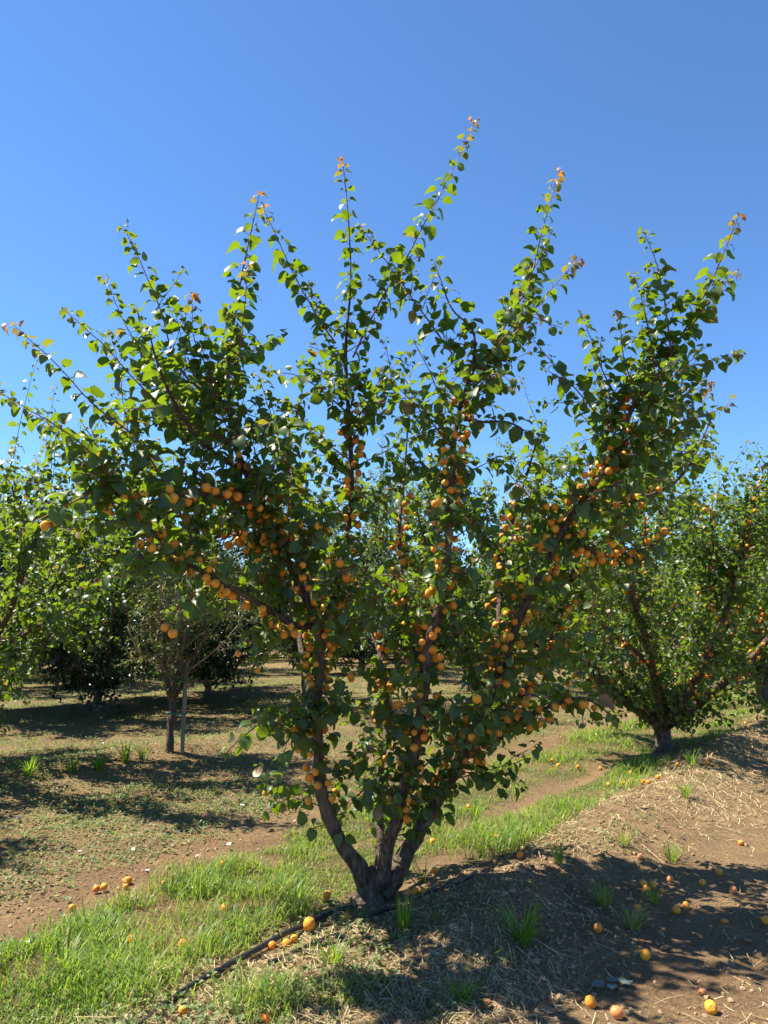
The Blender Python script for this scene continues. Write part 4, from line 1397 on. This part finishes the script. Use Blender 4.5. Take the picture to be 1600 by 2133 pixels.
def build_flowers():
    rng = np.random.RandomState(8)
    V, F = [], []
    n = 10
    V.append((0, 0, 0))
    for k in range(n):
        a = 6.283 * k / n
        V.append((math.cos(a) * .45, math.sin(a) * .45, .45))
    for k in range(n):
        a = 6.283 * k / n
        rr = 1.0 if k % 2 else .9
        V.append((math.cos(a) * rr, math.sin(a) * rr, .62))
    for k in range(n):
        k2 = (k + 1) % n
        F.append((0, 1 + k2, 1 + k)); F.append((1 + k, 1 + k2, 1 + n + k2, 1 + n + k))
    me = new_mesh('bindweed_flower', np.array(V), F, M_petal, True)
    spots = [(127, 1920), (97, 1846), (193, 1856), (166, 1786), (210, 1780), (276, 1781), (370, 1746), (478, 1771), (411, 1796), (392, 1867), (400, 1864), (504, 1688), (530, 1690), (37, 1715), (134, 1698), (287, 1648), (57, 1981), (306, 1827),
             (1232, 1537), (1240, 1535), (1220, 1542), (1204, 1640), (1205, 1655), (735, 1545), (690, 1460), (760, 1470), (600, 1640), (120, 1560), (215, 1555), (420, 1500), (300, 1620)]
    tally = {True: 0, False: 0}
    for i, (px, py) in enumerate(sorted(spots)):
        x, y, z = ground_at(px, py)
        lab = 'small white bindweed flower among the low weeds' if py > 1700 and px < 600 else 'tiny white bindweed flower farther back among the trees'
        near = 'low weeds' in lab
        grp = 'white flowers nearer' if near else 'white flowers farther back'
        lab += f', {ORD[tally[near]]} from the left'; tally[near] += 1
        o = link('bindweed_flower', me, None, label=lab, category='flower', group=grp)
        o.location = (x, y, z + .035)
        s = .016 * rng.uniform(.8, 1.25)
        o.scale = (s, s, s); o.rotation_euler = (rng.uniform(-.2, .9), rng.uniform(-.4, .4), rng.uniform(0, 6.28))


TUFTS = [  # px, py of the foot, blades, height, blade width, spread, dryness, label
    (990, 1712, 34, .24, .009, .65, .0, 'dark upright grass tuft on the bare furrow right of the limbs'),
    (1088, 1968, 40, .26, .013, .95, .0, 'broad-bladed grass tuft in shade on the front of the bank'),
    (1258, 1888, 60, .16, .006, .9, .25, 'dense dark grass tuft on the straw left of the apricot heap'),
    (1362, 1880, 44, .13, .006, .9, .3, 'grass tuft growing right under the apricot heap'),
    (1318, 1935, 60, .17, .006, 1.1, .35, 'sprawling half-dry grass tuft below the apricot heap'),
    (1165, 1800, 26, .17, .008, .6, .1, 'narrow grass tuft on the shaded crest of the bank'),
    (1398, 1795, 50, .19, .006, .8, .3, 'half-dry grass clump on the upper bank under the shadow'),
    (1300, 1760, 50, .17, .006, .9, .45, 'pale dry grass clump left of the upper bank clump'),
    (1428, 1660, 26, .20, .010, .9, .0, 'single green grass tuft on the sunlit straw slope'),
    (1345, 1590, 36, .26, .009, .6, .0, 'grass tuft at the trunk foot of the second apricot tree'),
    (1440, 1595, 30, .24, .009, .6, .0, 'grass tuft right of the second apricot trunk'),
    (840, 1935, 24, .20, .010, .4, .0, 'slim upright grass tuft in shade in front of the trunk'),
    (880, 1835, 26, .20, .007, .7, .0, 'fine grass tuft right beside the trunk foot'),
    (135, 2030, 40, .22, .012, .8, .0, 'dark broad-leaved clump in the lower left grass'),
    (690, 2010, 40, .17, .007, .9, .0, 'dark green grass clump below the hose in half shade'),
    (960, 2090, 40, .13, .008, .9, .1, 'small feathery weed clump at the bottom among straw'),
    (260, 1590, 34, .30, .014, .8, .0, 'tall weed clump left of the young staked tree'),
    (205, 1605, 30, .26, .014, .8, .0, 'weed clump in the middle of the left weed line'),
    (150, 1612, 30, .24, .013, .8, .0, 'dark weed clump farther along the left weed line'),
    (60, 1618, 34, .26, .013, .8, .0, 'weed clump at the left end of the weed line'),
    (298, 1580, 26, .22, .012, .8, .0, 'small weed clump close to the young trunk'),
    (520, 1440, 36, .28, .012, .9, .0, 'weed clump on the far strip behind the left limb'),
    (1020, 1440, 36, .30, .012, .8, .0, 'grass clump by the distant tree between the right limbs'),
]


def build_tufts():
    for i, (px, py, n, h, w, sp, dry, lab) in enumerate(TUFTS):
        rng = np.random.RandomState(300 + i)
        x, y, z = ground_at(px, py)
        V, F, A, B = [], [], [], []
        for k in range(n):
            az = rng.rand() * 6.283
            d = np.array([math.cos(az), math.sin(az), 0]); s = np.array([-d[1], d[0], 0])
            hh = h * rng.uniform(.55, 1.15); ln = sp * rng.uniform(.25, 1.1); ww = w * rng.uniform(.6, 1.1)
            b0 = d * rng.uniform(0, .03) + s * rng.normal(0, .012)
            o = len(V)
            for t, wf in ((0, .7), (.35, 1), (.7, .7)):
                c = b0 + d * hh * ln * t ** 1.6 + np.array([0, 0, hh * (t - .42 * ln * t * t)])
                V += [c - s * ww / 2 * wf, c + s * ww / 2 * wf]
            V.append(b0 + d * hh * ln + np.array([0, 0, hh * (1 - .48 * ln)]))
            F += [(o, o + 1, o + 3), (o, o + 3, o + 2), (o + 2, o + 3, o + 5), (o + 2, o + 5, o + 4), (o + 4, o + 5, o + 6)]
            A += [rng.rand() * .7] * 7; B += [rng.uniform(.4, 1) if rng.rand() < dry else 0] * 7
        o = link('grass_tuft', new_mesh('grass_tuft', np.array(V), np.array(F), M_grass, True, {'rnd': A, 'red': B}), None, label=lab, category='grass tuft', group='single grass and weed tufts')
        o.location = (x, y, z - .008)


build_sprig()
build_flowers()
build_tufts()
